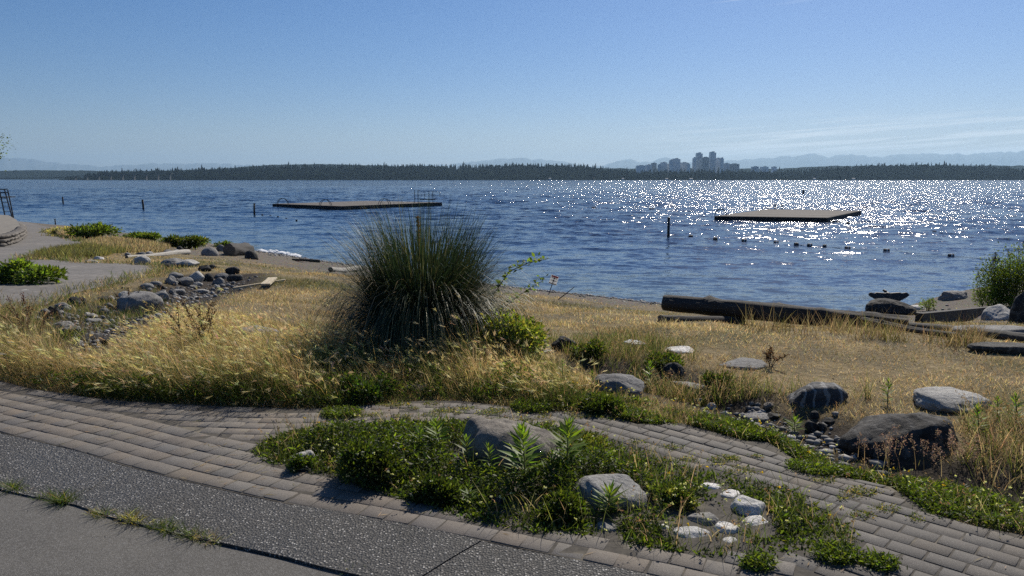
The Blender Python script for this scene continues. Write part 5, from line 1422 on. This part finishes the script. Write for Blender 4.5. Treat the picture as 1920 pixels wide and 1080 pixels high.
# ================================================================== things on the beach and in the water
def wood_mat(name, lo, hi, scale=3., rough=.85, along=(1, 12, 12)):
    m, t, p = mat(name)
    oc = t.node('ShaderNodeTexCoord').outputs['Object']
    mp = t.node('ShaderNodeMapping'); t.l.new(oc, mp.inputs[0]); mp.inputs['Scale'].default_value = along
    n1 = t.noise(mp.outputs[0], scale, 6, .65, .3); n2 = t.noise(mp.outputs[0], scale * 5, 4, .7)
    c = t.ramp(n1.outputs[0], [(.3, lo), (.7, hi)]); c = t.mix(1., c, t.ramp(n2.outputs[0], [(.3, (.55, .55, .55)), (.7, (1.35, 1.35, 1.35))]), 'MULTIPLY')
    t.set(p.inputs['Base Color'], c); p.inputs['Roughness'].default_value = rough
    t.set(p.inputs['Normal'], t.bump(t.math('ADD', n1.outputs[0], t.math('MULTIPLY', n2.outputs[0], .5)), .8, .02))
    return m
M_logdark = wood_mat("weathered_log", (.014, .012, .010), (.06, .052, .044))
M_logpale = wood_mat("bleached_driftwood", (.24, .22, .19), (.46, .43, .38))
M_cutwood = simple("log_end", (.12, .095, .07), .9, .35, 14, .5)
M_board = wood_mat("sawn_board", (.42, .34, .22), (.62, .53, .38))
M_deck = wood_mat("float_deck", (.10, .088, .075), (.17, .15, .13), 1.5, .9, (1, 8, 8))
M_beam = wood_mat("float_beam", (.016, .014, .012), (.035, .03, .026))
M_pole = wood_mat("piling", (.03, .026, .022), (.07, .06, .05), 3, .85, (12, 12, 1))
M_iron = simple("dark_steel", (.03, .03, .032), .5, .2, 10, 0, metal=.6)
M_iron2 = simple("painted_steel", (.05, .055, .06), .5, .2, 10, 0)

def log(name, A, B, r0, r1, lab, m=None, cat="log", seed=1, rough=.10, kink=.02, knots=3, cap=True, group=None):
    """A, B: world points of the axis ends"""
    A = np.array(A, float); B = np.array(B, float); L = np.linalg.norm(B - A)
    r = np.random.default_rng(seed); ns, nr = max(24, int(L / .09)), 26
    kn = [(r.uniform(.15, .9), r.uniform(0, 6.28), r.uniform(.25, .5)) for _ in range(knots)]
    V = []
    for i in range(ns):
        f = i / (ns - 1); rad_ = r0 + (r1 - r0) * f
        cy = kink * L * math.sin(f * 4.1 + seed) * .3; cz = kink * L * math.sin(f * 5.3 + seed * 2) * .25
        endk = 1 - .06 * (max(0, 1 - i / 1.5) + max(0, 1 - (ns - 1 - i) / 1.5))
        for k in range(nr):
            a = 2 * math.pi * k / nr; px_, py_ = math.cos(a), math.sin(a)
            g = mnoise.fractal(Vector((f * L * .55, px_ * 1.6 + seed, py_ * 1.6)), 1., 2., 4) * rough + abs(mnoise.noise(Vector((f * L * .35, px_ * 4.5 + seed, py_ * 4.5)))) * rough * -.8
            for kf, ka, ks in kn:
                dd = ((f - kf) * L / (rad_ * .55)) ** 2 + (math.atan2(math.sin(a - ka), math.cos(a - ka)) / .35) ** 2; g += ks * math.exp(-dd)
            rr = rad_ * (1 + g) * endk
            V.append((f * L, cy + px_ * rr, cz + py_ * rr))
    Fc = [(i * nr + k, i * nr + (k + 1) % nr, (i + 1) * nr + (k + 1) % nr, (i + 1) * nr + k) for i in range(ns - 1) for k in range(nr)]
    me = bpy.data.meshes.new(name); me.from_pydata([tuple(v) for v in V], [], Fc); me.polygons.foreach_set("use_smooth", [True] * len(Fc)); me.update()
    o = link(name, me, None, m or M_logdark); o.location = A
    o.rotation_euler = Vector(B - A).to_track_quat('X', 'Z').to_euler()
    tag(o, lab, cat, group)
    for i, off in ((0, -.012), (ns - 1, .012)):
        ring = np.array(V[i * nr:(i + 1) * nr]); c_ = ring.mean(0) + [off * 2, 0, 0]
        b = MB(); b.add(list(ring) + list(ring * [1, .55, .55] + c_ * [0, .45, .45] + [off, 0, 0]) + [tuple(c_)], [(k, (k + 1) % nr, nr + (k + 1) % nr, nr + k) for k in range(nr)] + [(nr + k, nr + (k + 1) % nr, 2 * nr) for k in range(nr)])
        b.obj("cut_end", M_cutwood, o)
    return o
def lg(u0, v0, u1, v1, dia0, dia1, **kw):
    """ends given by the ground pixels under them; diameters in photo pixels"""
    p0, p1 = P(u0, v0), P(u1, v1); r0, r1 = dia0 * mpp(p0) / 2, dia1 * mpp(p1) / 2
    up0 = kw.pop('lift0', .75); up1 = kw.pop('lift1', .75)
    return (p0 + [0, 0, r0 * up0], p1 + [0, 0, r1 * up1], r0, r1)
def ylog(name, pts, lab, **kw):
    (u0, v0, d0, lift0), (u1, v1, d1, lift1) = pts
    A, B, r0, r1 = lg(u0, v0, u1, v1, d0, d1, lift0=lift0, lift1=lift1)
    return log(name, A, B, r0, r1, lab, **kw)
ylog("driftwood_log", [(1243, 592, 32, 1.55), (1700, 622, 36, .75)], "massive dark driftwood log lying along the beach right of the sign", seed=3, kink=.012, knots=7, rough=.24)
ylog("driftwood_log", [(1238, 604, 20, .5), (1392, 606, 16, .4)], "short half buried log under the massive dark log's left end", seed=5, m=M_logdark, kink=.01)
ylog("driftwood_log", [(1600, 612, 11, 2.6), (1800, 640, 12, 1.6)], "thin split log on top of the massive log's right end", seed=7, kink=.02, rough=.2)
ylog("driftwood_log", [(1690, 618, 14, 1.4), (1960, 648, 22, .9)], "long cracked log running out of the picture at the right edge", seed=9, kink=.01, rough=.18)
ylog("driftwood_log", [(236, 484, 6, .8), (354, 478, 11, .8)], "bleached pale driftwood log among the left beach boulders", m=M_logpale, seed=11, kink=.015)
ylog("driftwood_stump", [(430, 480, 26, .85), (466, 479, 24, .85)], "thick dark stump end of driftwood near the left waterline", seed=13, rough=.2, kink=0)
ylog("driftwood_log", [(548, 488, 4, .8), (600, 492, 6, .8)], "small dark log at the water's edge left of the grass clump", seed=15)
ylog("driftwood_log", [(618, 510, 10, .8), (676, 508, 10, .8)], "pale cut log on the beach behind the grass clump", m=M_logpale, seed=17, knots=1)
# retaining timber and the bank behind it
p0, p1 = P(1722, 606), P(1856, 588)
d = p1 - p0; L = np.linalg.norm(d); to = MB().box((0, 0, 0), (L, .12, .24)).obj("edging_timber", M_logdark); to.location = (p0 + p1) / 2 + [0, 0, .06]; to.rotation_euler = Vector(d).to_track_quat('X', 'Z').to_euler(); tag(to, "dark timber edging below the bare dirt at the right", "timber")

# boards
def board(u0, v0, u1, v1, wd, th, lab, lift=.05):
    p0, p1 = P(u0, v0), P(u1, v1); c = (p0 + p1) / 2; d = p1 - p0; L = np.linalg.norm(d)
    b = MB().box((0, 0, 0), (L, wd, th)); o = b.obj("board", M_board); o.location = c + [0, 0, lift]; o.rotation_euler = Vector(d).to_track_quat('X', 'Z').to_euler()
    return tag(o, lab, "board")
board(438, 546, 536, 530, .05, .04, "long thin stick of bleached lumber lying on the grass")
board(498, 543, 512, 530, .16, .03, "short wide board lying beside the long stick", .09)

# small sign on a leaning stake
p = P(1029, 551); k = mpp(p)
e = empty("beach_sign", tuple(p)); tag(e, "small white sign with red heading on a leaning stake at the beach", "sign"); e.rotation_euler = (0, R(19), 0)
MB().box((0, 0, 17 * k), (.022, .022, 36 * k)).obj("stake", M_iron, e)
M_signw = leaf_mat("sign_white", .5, .5, .3, tgain=(1, 1, 1)); [M_signw.node_tree.links.remove(l_) for l_ in list(M_signw.node_tree.links) if l_.from_node.type == "ATTRIBUTE"]
M_signw.node_tree.nodes["Principled BSDF"].inputs["Base Color"].default_value = (.8, .8, .78, 1); [setattr(n_.inputs["Color"], "default_value", (.8, .8, .78, 1)) for n_ in M_signw.node_tree.nodes if n_.type == "BSDF_TRANSLUCENT"]; [M_signw.node_tree.links.remove(l_) for l_ in list(M_signw.node_tree.links) if l_.to_node.type == "BSDF_TRANSLUCENT"]; M_red = simple("sign_red", (.5, .05, .06), .5, .05, 5, 0); M_ink = simple("sign_ink", (.02, .02, .022), .6, .05, 5, 0)
pn = MB().box((0, -.02, 28 * k), (15 * k, .003, 17.5 * k)).obj("panel", M_signw, e)
MB().box((0, -.0265, 34.4 * k), (13 * k, .005, 3.2 * k)).obj("heading_band", M_red, pn)
MB().box((0, -.0265, 31.2 * k), (11 * k, .005, 1.1 * k)).obj("text_line", M_ink, pn)
MB().box((0, -.0265, 26.6 * k), (11 * k, .005, 1.1 * k)).obj("text_line", M_ink, pn)
MB().box((0, -.0265, 28.2 * k), (1.4 * k, .0042, 12 * k)).obj("upright_mark", M_ink, pn)
MB().box((0, -.0265, 20.6 * k), (14 * k, .005, 1.6 * k)).obj("bottom_band", M_ink, pn)
p = P(1055, 562); b = MB(); b.tube([p + [-.10, 0, 0], p + [.06, 0, .12], p + [.24, 0, .27]], [.012, .010, .007], 6); tag(b.obj("stick", M_deadstem), "thin dark stick poking from the sand right of the sign", "stick")

# swimming floats
def hoop_ladder(parent, x, y, ang, w_, h_, out):
    e_ = MB()
    for s in (-1, 1):
        pts = []
        for q in range(13):
            a = math.pi * q / 12
            pts.append((math.cos(a) * out, s * w_ / 2, .35 + math.sin(a) * (h_ - .35) if True else 0))
        pts = [(out, s * w_ / 2, -.6)] + pts + [(-out, s * w_ / 2, 0)]
        e_.tube(pts, .038, 6)
    o = e_.obj("ladder", M_iron, parent); o.location = (x, y, .0); o.rotation_euler = (0, 0, ang)
    r_ = MB()
    for z in (-.1, .1): r_.tube([(out, -w_ / 2, z), (out, w_ / 2, z)], .02, 6)
    r_.obj("rungs", M_iron, o)
    return o
def swim_float(corners_px, top_v_off, lab, hgt):
    pts = [at_z(u, v, hgt)[:2] for u, v in corners_px]
    c = np.mean(pts, 0); e_ = empty("swim_float", (c[0], c[1], 0)); tag(e_, lab, "swim float")
    q = [np.array(p_) - c for p_ in pts]
    dk = MB(); n = 14
    q0, q1, q2, q3 = q
    # deck boards
    for i in range(n):
        f0, f1 = i / n + .004, (i + 1) / n - .004
        a, b_, c_, d_ = q0 + (q3 - q0) * f0, q1 + (q2 - q1) * f0, q1 + (q2 - q1) * f1, q0 + (q3 - q0) * f1
        z0, z1 = hgt - .06, hgt + rng.uniform(0, .008)
        dk.add([(*a, z0), (*b_, z0), (*c_, z0), (*d_, z0), (*a, z1), (*b_, z1), (*c_, z1), (*d_, z1)], [(0, 3, 2, 1), (4, 5, 6, 7), (0, 1, 5, 4), (1, 2, 6, 5), (2, 3, 7, 6), (3, 0, 4, 7)])
    dk.obj("deck", M_deck, e_)
    for i in range(4):
        a, b_ = q[i], q[(i + 1) % 4]; d = b_ - a; L = np.linalg.norm(d); nrm = np.array([d[1], -d[0]]) / L
        m_ = (a + b_) / 2 + nrm * .09
        MB().box((m_[0], m_[1], hgt / 2 - .06), (L + (.0 if i % 2 else .34), .16, hgt + .1), rz=math.atan2(d[1], d[0])).obj("side_beam", M_beam, e_)
    return e_, q
# right float
RH = .42
e_, q = swim_float([(1343, 405), (1549, 408), (1612, 395), (1440, 392)], 0, "square wooden swim float with two hoop ladders, in the glitter at the right", RH)
k = 71 / F
def edge_pt(q, i, f): return q[i] + (q[(i + 1) % 4] - q[i]) * f
a = edge_pt(q, 3, .93); hoop_ladder(e_, a[0], a[1], math.atan2((q[3] - q[0])[1], (q[3] - q[0])[0]) + math.pi / 2 + .3, .75, 1.05, .55)
a = edge_pt(q, 2, .88); hoop_ladder(e_, a[0], a[1], R(80), .75, 1.05, .5)
# left float
LH = .5
e_, q = swim_float([(514, 382), (640, 386.5), (826, 379.5), (690, 376.5)], 0, "long wooden swim float with three hoop ladders and a pipe frame, left of centre", LH)
for f, i in ((.14, 0), (.78, 0), (.40, 1)):
    a = edge_pt(q, i, f); hoop_ladder(e_, a[0], a[1], R(25), 1.0, 1.3, .75)
# diving board frame at its right end
bx, by = edge_pt(q, 1, .86) * .97; fr = MB(); S1 = 113 / F
def fx(u): return bx + (u - 790) * S1
zz = lambda v: LH + (378.5 - v) * S1
for u, vt in ((769, 355), (775, 356), (795, 357), (802, 358)): fr.tube([(fx(u), by + .2, LH), (fx(u), by + .2, zz(vt))], .05, 6)
for u, vt in ((783, 357), (809, 359)): fr.tube([(fx(u), by + 1.1, LH + (1.6 if u > 800 else 1.6)), (fx(u + 1), by + 1.1, zz(vt))], .03, 6)
for v in (357, 364, 371.5): fr.tube([(fx(775), by + .2, zz(v)), (fx(803), by + .2, zz(v + .5)), (fx(814 if v < 371 else 809), by + .7, zz(v + 2.5 if v < 371 else v + .5))], .03, 6)
fr.tube([(fx(814), by + .7, zz(359.5)), (fx(814), by + .7, zz(366.5))], .03, 6)
fr.tube([(fx(769), by + .2, zz(371)), (fx(775), by + .2, zz(371))], .03, 6); fr.tube([(fx(788), by + .2, zz(357)), (fx(786), by + .2, zz(372))], .03, 6)
fo = fr.obj("pipe_frame", M_iron, e_)
MB().box((fx(792), by + .6, zz(372.5)), (2.2, .5, .1)).obj("diving_board", M_beam, fo)

# pilings
def pole(u, vb, vt, wpx, lab, lean=0.):
    p_ = at_z(u, vb); k_ = mpp(p_); h_ = (vb - vt) * k_
    e_ = empty("piling", tuple(p_)); tag(e_, lab, "piling", "pilings standing in the water")
    b = MB(); b.tube([(0, 0, -1.5), (lean * .3, 0, h_ * .5), (lean, 0, h_ * .93)], [wpx * k_ / 2, wpx * k_ / 2 * .98, wpx * k_ / 2 * .92], 12); b.obj("post", M_pole, e_, True)
    b = MB(); b.tube([(lean, 0, h_ * .93), (lean, 0, h_ * .985), (lean, 0, h_)], [wpx * k_ / 2 * 1.06, wpx * k_ / 2 * 1.02, wpx * k_ / 2 * .4], 12); b.obj("cap", M_iron2, e_)
pole(1253, 444, 407, 5, "thickest piling, standing left of the square swim float")
pole(477, 403, 381, 3.5, "piling just left of the long swim float", .05); pole(269, 392, 374, 3.5, "piling in open water above the shore bushes", -.05)
pole(118.5, 383, 369, 2.6, "farthest left piling in open water"); pole(104, 421, 410, 2.2, "short thin stake at the left waterline by the promenade"); pole(1506, 364, 356, 4, "small far marker post in the glitter beyond the square float")

# lines of small floats
M_fl = simple("line_float", (.05, .045, .045), .5, .2, 6, 0); M_rope = simple("rope", (.45, .44, .42), .6, .1, 10, 0); M_fw = simple("line_float_white", (.7, .7, .68), .4, .05, 6, 0)
def line_float(u, v, wpx, hpx, lab, group):
    p_ = at_z(u, v); k_ = mpp(p_); w_, h_ = wpx * k_, hpx * k_
    e_ = empty("line_float", tuple(p_)); tag(e_, lab, "float", group)
    b = MB(); b.tube([(-w_ / 2, 0, h_ * .32), (-w_ * .42, 0, h_ * .32), (w_ * .42, 0, h_ * .32), (w_ / 2, 0, h_ * .32)], [h_ * .35, h_ * .62, h_ * .62, h_ * .35], 10); b.obj("drum", M_fl, e_)
    b = MB(); b.tube([(-w_ * .1, 0, h_ * .33), (w_ * .1, 0, h_ * .33)], h_ * .66, 10); b.obj("band", M_fw if wpx > 8 else M_iron2, e_)
G1 = "floats of the swim line"
for u, v, w_, lab in [(1295, 445, 8, "first float of the swim line, just right of the thickest piling"), (1341, 449.5, 8, "second float of the swim line from the thickest piling"), (1395, 452.5, 9, "third float of the swim line from the thickest piling"), (1455, 456, 9, "fourth float of the swim line, below the float's middle"), (1493, 459.5, 8, "fifth float of the swim line, left of a close pair"),
                      (1518, 461, 9, "sixth float of the swim line, blocky and dark"), (1546, 463, 6, "smallest float of the swim line after the blocky one"), (1589, 466.5, 10, "eighth float, below the square float's right corner"), (1662, 471, 11, "ninth float of the swim line, alone"), (1783, 480.5, 11, "tenth float of the swim line with a white band"), (1868, 488, 11, "last float of the swim line beside the right bushes")]:
    line_float(u, v, w_, 5.2, lab, G1)
G2 = "floats on the far line"
for u, v, w_, lab in [(1566, 416, 10, "dark long float touching the square swim float's right corner"), (1590, 419, 6, "small float beyond the corner float on the far line"), (1752, 435.5, 7, "lone float on the far line at the right")]: line_float(u, v, w_, 3, lab, G2)
G3 = "tiny dark floats left of centre"
for u, v, w_, lab in [(492, 404, 3, "tiny float nearest the piling left of the long float"), (507, 406, 3.5, "tiny float second from that piling"), (521, 407.5, 3.5, "tiny float third from that piling"), (537, 411, 4, "tiny float fourth from that piling"), (556, 414, 3.5, "tiny float farthest right from that piling"),
                      (1222, 392.5, 10, "thin dark float far out above the thickest piling"), (1113, 390, 8, "thin dark float in open water right of the long float")]: line_float(u, v, w_, 2.6, lab, G3)
def rope(pts, lab, rr):
    w_ = [at_z(u, v) + [0, 0, .02] for u, v in pts]; b = MB(); b.tube(w_, rr, 6); tag(b.obj("float_rope", M_rope), lab, "rope")
rope([(1253, 443), (1295, 445), (1341, 449.5), (1395, 452.5), (1455, 456), (1518, 461), (1589, 466.5), (1662, 471), (1783, 480.5), (1868, 488), (1930, 494)], "pale rope joining the floats of the near swim line", .011)
rope([(1549, 414), (1600, 420), (1680, 428), (1752, 435.5), (1850, 444), (1930, 450)], "pale rope of the far float line running right from the square float", .015)

# lifeguard tower at the left edge
p = P(14, 412); k = mpp(p); e = empty("lifeguard_tower", tuple(p)); tag(e, "tall open steel lifeguard tower at the left edge by the water", "tower")
def T_(u, v, y=0.): return ((u - 14) * k, y, (412 - v) * k)
for (u0, v0, u1, v1, y) in ((11, 412, 4, 355, 0), (24, 412, 14, 355, 0), (-30, 412, -22, 355, 0), (11, 412, 5, 357, 1.1), (-28, 412, -20, 357, 1.1)):
    b = MB(); b.tube([T_(u0, v0, y), T_(u1, v1, y)], .055, 6); b.obj("leg", M_iron, e)
b = MB()
for v in (404, 396, 388, 380, 372): 
    f = (412 - v) / 57.; b.tube([T_(11 - 7 * f, v), T_(24 - 10 * f, v)], .03, 6)
b.obj("ladder_rungs", M_iron, e)
MB().box(T_(-5, 370, .55), (44 * k, 1.3, .08)).obj("seat_deck", M_beam, e)
b = MB()
for v in (355.5, 362): b.tube([T_(-24, v, 0), T_(14, v, 0)], .05, 6); b.tube([T_(-24, v, 1.1), T_(5, v, 1.1)], .05, 6)
b.obj("railing", M_iron, e)

# curved dry stone wall on the left
stones_m = rock_mat("wall_stone", (.05, .045, .04), (.12, .108, .095), (.22, .2, .175), (.22, .2, .16), .2)
WL = plan([(-120, 470), (-40, 466), (0, 463), (22, 457), (38, 447), (42, 438), (36, 431), (20, 426), (-20, 424)])
wl = along(np.array(WL), 150); b = MB(); seg = np.hypot(*np.diff(wl, axis=0).T); ws = np.concatenate([[0], np.cumsum(seg)])
e = empty("stone_wall", (wl[70][0], wl[70][1], float(H(*wl[70].reshape(2, 1))[0]))); tag(e, "low curved dry stone wall beside the promenade at the left edge", "wall")
r = np.random.default_rng(4)
for course in range(3):
    d = r.uniform(0, .3)
    while d < ws[-1] - .3:
        L = r.uniform(.22, .55); x = np.interp(d + L / 2, ws, wl[:, 0]); y = np.interp(d + L / 2, ws, wl[:, 1]); x2 = np.interp(d + L, ws, wl[:, 0]); y2 = np.interp(d + L, ws, wl[:, 1]); x1 = np.interp(d, ws, wl[:, 0]); y1 = np.interp(d, ws, wl[:, 1])
        z = float(H(np.array([x]), np.array([y]))[0]); h_ = .145 * r.uniform(.85, 1.05)
        me = rock_mesh((L * 1.02, .45 * r.uniform(.9, 1.15), h_ * 1.12), int(r.integers(1, 9999)), 9, .05, 2, .3)
        vv = np.array([v.co[:] for v in me.vertices]); ff = [list(f.vertices) for f in me.polygons]; a = math.atan2(y2 - y1, x2 - x1)
        ca, sa = math.cos(a), math.sin(a); vv = np.stack([vv[:, 0] * ca - vv[:, 1] * sa, vv[:, 0] * sa + vv[:, 1] * ca, vv[:, 2]], -1)
        b.add(vv + [x - e.location[0], y - e.location[1], z + .07 + course * .14 - e.location[2]], ff); bpy.data.meshes.remove(me); d += L
b.obj("stones", stones_m, e, True)
# raised bed behind the wall
V = [(q[0], q[1]) for q in wl[::6]] + [(-40, 20), (-40, 30)]
tb = plan([(-420, 460), (-120, 468), (-40, 463), (0, 460), (20, 455), (35, 446), (39, 438), (33, 432), (18, 427.5), (-20, 426), (-420, 424)])
zc = float(H(np.array([wl[70][0]]), np.array([wl[70][1]]))[0]) + .42
o = sheet("bed_soil", tb, 0, .8, simple("raised_bed_top", (.2, .18, .15), .95, .3, 3, .5), zfn=lambda x, y: x * 0 + zc); tag(o, kind="structure")
vg = Veg(); pts = scatter_poly(tb, 5000, .2); x, y = pts.T; m_ = len(x); dd = seg_dist(x, y, np.array(WL)); kk = dd > 1.2; x, y = x[kk], y[kk]; m_ = len(x); c = shade(m_, GOLD, .25)
vg.blades(np.stack([x, y, x * 0 + zc], -1), rng.uniform(.1, .3, m_), .02, rng.uniform(0, 6.28, m_), rng.uniform(.1, .6, m_), rng.uniform(0, .8, m_), c * .8, c, segs=2); tag(vg.obj("raised_bed_grass", LM_dry), kind="stuff")

# white wash on the left beach
vg = []; m, t, p_ = mat("foam"); p_.inputs['Base Color'].default_value = (.8, .82, .84, 1); p_.inputs['Roughness'].default_value = .6
b = MB(); r = np.random.default_rng(8)
for q in range(46):
    f = r.random() ** .7; u = 484 + 76 * f; v = 469.5 + 10.5 * f + r.normal(0, 1.0) - (1.2 if .3 < f < .8 else 0); c0 = at_z(u, v); s = r.uniform(.04, .18)
    n_ = 9; an = np.linspace(0, 6.28, n_, endpoint=False); rr = s * r.uniform(.5, 1.1, n_)
    ring = np.stack([c0[0] + rr * np.cos(an) * 1.8, c0[1] + rr * np.sin(an) * .6, an * 0 + .008], -1); b.add(list(ring) + [(c0[0], c0[1], .05 + .25 * s)], [(k_, (k_ + 1) % n_, n_) for k_ in range(n_)])
tag(b.obj("foam", m, None, True), kind="stuff")

# bird with spread wings on the dark rock
p = P(1665, 589); y = p[1] + .55; k = mpp(p)
cx = (1662 - 960) / F * (y * math.cos(TH) + 3.6 * math.sin(TH)); base_z = at_y(1662, 571, y)[2]
M_bird = simple("bird_plumage", (.028, .022, .018), .6, .5, 22, .4, .01); M_bill = simple("bird_bill", (.05, .045, .04), .5, .2, 20, 0)
B = MB()
def ell(c, r3, n=14, m_=10):
    vs = []; fs = []
    for i in range(m_ + 1):
        th = math.pi * i / m_
        for j in range(n): ph = 2 * math.pi * j / n; vs.append((c[0] + r3[0] * math.sin(th) * math.cos(ph), c[1] + r3[1] * math.sin(th) * math.sin(ph), c[2] + r3[2] * math.cos(th)))
    for i in range(m_):
        for j in range(n): fs.append((i * n + j, (i + 1) * n + j, (i + 1) * n + (j + 1) % n, i * n + (j + 1) % n))
    B.add(vs, fs)
ell((0, 0, .13), (.085, .13, .15)); ell((0, .02, .22), (.09, .12, .09)); ell((-.02, .10, .30), (.035, .07, .05)); ell((-.025, .16, .325), (.035, .045, .033))
B.tube([(0, -.05, .10), (.0, -.10, .0), (0, -.13, -.07)], [.06, .05, .035], 8)
for s in (-.035, .035): B.tube([(s, .02, .06), (s, .03, -.06)], [.028, .014], 7); B.tube([(s, .03, -.055), (s, .10, -.062)], [.014, .010], 6)
K1 = 36.5 * k
for s in (-1, 1):
    arm = [(.05 * s, .02, .235), (.30 * K1 / .4 * s, .0, .245), (.62 * K1 / .62 * s * .62, .02, .262), (s * K1 * .80, .01, .27), (s * K1 * .93, .0, .288)]
    arm = sorted(arm, key=lambda q_: abs(q_[0]))
    B.tube(arm, [.05, .042, .032, .022, .012], 8)
    for q_ in range(19):
        f = q_ / 18; x0 = s * (.05 + (K1 * .93 - .05) * f); z0 = np.interp(f, [0, .5, 1], [.235, .258, .288])
        ln = np.interp(f, [0, .3, .6, .85, 1], [.20, .20, .18, .14, .11]); spread = max(0, f - .62) * 1.5
        x1 = x0 + s * ln * math.sin(spread * 1.3); zz1 = z0 - ln * math.cos(spread * 1.3) * .95 + spread * .03; yy1 = -ln * .62 * math.cos(spread)
        B.tube([(x0, 0, z0), ((x0 + x1) / 2, yy1 * .5, (z0 + zz1) / 2), (x1, yy1, zz1)], [.024, .03 - .008 * spread, .011], 6)
bo = B.obj("bird", M_bird, None, True); bo.location = (cx, y, base_z + .03)
md = bo.modifiers.new("skin_over", 'REMESH'); md.mode = 'VOXEL'; md.voxel_size = .011; md.use_smooth_shade = True
tag(bo, "dark bird perched with both wings spread on the dark waterside rock", "bird")
bb = MB(); bb.tube([(-.03, .20, .322), (-.032, .235, .312), (-.032, .25, .298)], [.014, .009, .003], 6); bb.obj("bill", M_bill, bo)
